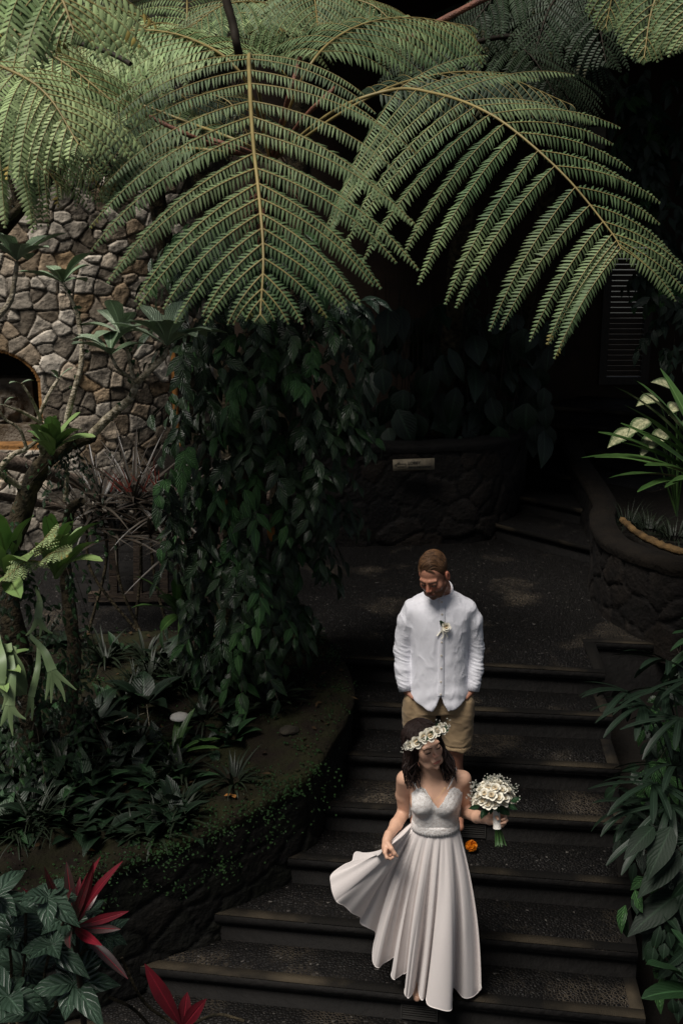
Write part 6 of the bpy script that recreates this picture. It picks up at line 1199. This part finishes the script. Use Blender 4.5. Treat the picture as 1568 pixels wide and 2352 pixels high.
# bouquet
bq = thing('bouquet', 'round bouquet of cream roses and gypsophila with a white ribbon handle', 'bouquet', hx); r_ = np.random.default_rng(17)
bC = at(1133, 1838, 4.83); bx_ = nrm(bC - hx)
for i, (a_, b_, dy, rd) in enumerate([(1092, 1846, .0, .024), (1108, 1838, -.05, .024), (1120, 1846, -.07, .025), (1098, 1828, -.03, .022), (1112, 1822, -.06, .022), (1128, 1826, -.08, .024), (1143, 1832, -.08, .024), (1157, 1832, -.05, .023), (1170, 1836, -.02, .022), (1175, 1826, .02, .022), (1104, 1812, 0, .022), (1120, 1808, -.03, .022), (1136, 1810, -.05, .023), (1152, 1814, -.04, .023), (1166, 1814, 0, .022), (1128, 1798, .0, .02), (1144, 1798, .0, .021), (1158, 1804, .02, .02), (1112, 1800, .03, .02), (1088, 1836, .04, .02), (1135, 1845, -.075, .022), (1156, 1843, -.05, .022), (1136, 1792, .04, .02), (1178, 1838, .04, .02)]):
    p = at(a_, b_, 4.85 + dy); rose(bq, p, nrm(p - (bC - bx_ * .05)) + [0, -.3, .15], rd * .92, r_=r_)
mb = MB(); 
for k in range(48):
    a_ = r_.uniform(-1, 1); p = at(1133 + 50 * a_, 1826 - 34 * math.sqrt(1 - a_ * a_) + r_.uniform(-4, 22), 4.83 + r_.uniform(-.05, .07)); sprig(mb, p, (nrm(p - bC) + [0, -.2, .1]) * .03, 4, .5, r_, .0032)
mb.build('filler_flower', [M['gyp'], M['fleaf']], bq)
mb = MB(); mb.leaves(np.array([at(a_, b_, 4.80) for a_, b_ in ((1128, 1848), (1140, 1845), (1100, 1852), (1112, 1856), (1150, 1850), (1165, 1848), (1130, 1855), (1120, 1858), (1145, 1858), (1172, 1840), (1158, 1856))]), [[-.1, -.4, -1], [.2, -.4, -1], [-1, -.1, -.2], [-.3, -.3, -1], [.5, -.3, -1], [1, -.1, -.5], [.3, -.5, .2], [-.6, -.2, -.8], [.9, -.2, -.7], [1, 0, .3], [.6, 0, -1]], [0, -1, .4], [.05, .05, .055, .06, .055, .06, .05, .055, .05, .055, .055], .026, bend=.4, seg=6, prof=OVATE); mb.build('leaf', M['fleaf'], bq)
t = MB(); t0, t1 = at(1139, 1862, 4.83), at(1141, 1903, 4.81); t.tube([at(1137, 1852, 4.83), t0, (t0 + t1) / 2, t1], [.022, .017, .018, .019], 16, jit=.02); t.build('ribbon_wrap', mat('satin_ribbon', (.78, .74, .68), .4, .4, noise=.1, nscale=40, bump=.3, bscale=90), bq)
t = MB()
for k in range(26):
    a_ = r_.uniform(0, 6.28); p = t1 + np.array([math.cos(a_) * .013, math.sin(a_) * .012, .01]); e_ = at(1148 + 15 * math.cos(a_) * r_.random() ** .4, 1943 + r_.uniform(-3, 3), 4.81 + .03 * math.sin(a_)); t.tube([p, (p + e_) / 2, e_], .0022, 5)
t.build('stem', mat('rose_stem', (.04, .10, .025), .45, .4, noise=.4, nscale=20), bq)
# marigold on a tread
mgp = at(1082, 1943, 6.0); mg = thing('marigold', 'orange marigold head lying on a step behind the woman', 'flower', mgp); mgm = mat('marigold_petal', (.85, .30, .01), .6, .3, col2=(.55, .13, .005), nscale=60); mb = MB(); n = 330; r_ = np.random.default_rng(3); d = nrm(r_.normal(0, 1, (n, 3)) * [1, 1, .8]); d = d[(d[:, 2] > -.5)]; n = len(d)
mb.leaves(mgp + d * .012, d, r_.normal(0, 1, (n, 3)), .025, .014, bend=.8, seg=3, prof=([0, .5, 1], [.4, 1, .7]), wave=.1); mb.build('petals', mgm, mg)
# louvred lights set in the risers
def riser_light(px, py, i, label):
    z = at(px, py, 5)[2]; a_, b_, zz_ = lev[i]; d = nrm(b_ - a_); bk = np.array([-(-d)[1], (-d)[0]]); bk = bk if bk[1] > 0 else -bk
    # on the riser plane
    best = None
    for s_ in np.linspace(0, np.linalg.norm(b_ - a_), 400):
        p = a_ + d * s_ + bk * .022; r = (p[0]) / (p[1]); u = 784 + FPX * p[0] / (p[1] * CT - (zz_ - .11 - HC) * ST)
        if best is None or abs(u - px) < best[0]: best = (abs(u - px), p)
    p = np.array([*best[1], zz_ - .115]); o = thing('step_light', label, 'light', p, 'louvred lights in the risers'); X = np.array([*(-d), 0]); N = np.array([*(-bk), 0]); t = MB()
    Mx = lambda v: p + v[:, :1] * X + v[:, 1:2] * N + v[:, 2:] * UP
    for lo, hi in (((-.10, 0, -.045), (.10, .006, -.037)), ((-.10, 0, .037), (.10, .006, .045)), ((-.10, 0, -.037), (-.092, .006, .037)), ((.092, 0, -.037), (.10, .006, .037))): t.box(lo, hi, 0, Mx)
    t.build('frame', M['riser'] if False else lm_, o, smooth=False); t = MB()
    for k in range(5): t.box((-.09, .0, -.034 + k * .0145), (.09, .004, -.027 + k * .0145), 0, Mx)
    t.build('louvre', lm_, o, smooth=False)
lm_ = mat('grey_louvre', (.035, .033, .03), .5, .5)
riser_light(1078, 1925, 3, 'louvred step light in the riser just behind the woman'); riser_light(962, 2330, 6, 'louvred step light in the riser below the dress hem')
# carved stone head in the tower niche
cs = thing('stone_carving', 'mossy carved stone block with an open mouthed face in the niche', 'statue', at(20, 1010, 10.75)); S = SDF(axis(at(-60, 900, 10.7)[0], at(95, 900, 10.7)[0], .009), axis(10.3, 11.3, .009), axis(sill - .05, sill + .95, .009))
bc_ = at(18, 950, 10.9); fx = at(28, 915, 10.75)
def sbox(c, h, k=.03):
    sl, (x, y, z) = S._w(np.array(c) - h, np.array(c) + h, .06); q = np.maximum(np.maximum(np.abs(x - c[0]) - h[0], np.abs(y - c[1]) - h[1]), np.abs(z - c[2]) - h[2]); S.put(sl, q.astype(np.float32) - .01, k)
zB = at(20, 1018, 10.7)[2]; zT = at(20, 868, 10.9)[2]; zM = at(20, 977, 10.7)[2]
sbox((bc_[0], 10.95, (zB + zM) / 2), np.array([.30, .26, (zM - zB) / 2])); sbox((bc_[0] + .02, 11.03, (zM + zT) / 2), np.array([.25, .16, (zT - zM) / 2 - .01]))
fc_ = np.array([bc_[0] - .02, 10.86, zM + .17]); S.ell(fc_, (.20, .12, .20), .03)
for s in (-1, 1): S.ell(fc_ + [s * .08, -.115, .05], (.055, .04, .04), .01, None, True); S.ell(fc_ + [s * .08, -.09, .05], (.032, .03, .027), .008); S.cap(fc_ + [s * .03, -.11, .105], fc_ + [s * .14, -.08, .10], .02, .016, .02); S.ell(fc_ + [s * .11, -.09, -.04], (.05, .04, .04), .03); S.ell(fc_ + [s * .21, -.02, -.11], (.045, .045, .05), .02)
S.cap(fc_ + [0, -.11, .06], fc_ + [0, -.15, -.03], .02, .04, .02); S.ell(fc_ + [0, -.12, -.10], (.075, .05, .045), .02); S.ell(fc_ + [0, -.165, -.10], (.045, .05, .024), .01, None, True)
sculpt(S, 'carved_block', mat('old_carved_stone', (.20, .175, .14), .9, .25, col2=(.07, .05, .03), nscale=9, bump=.8, bscale=45), cs, it=1)
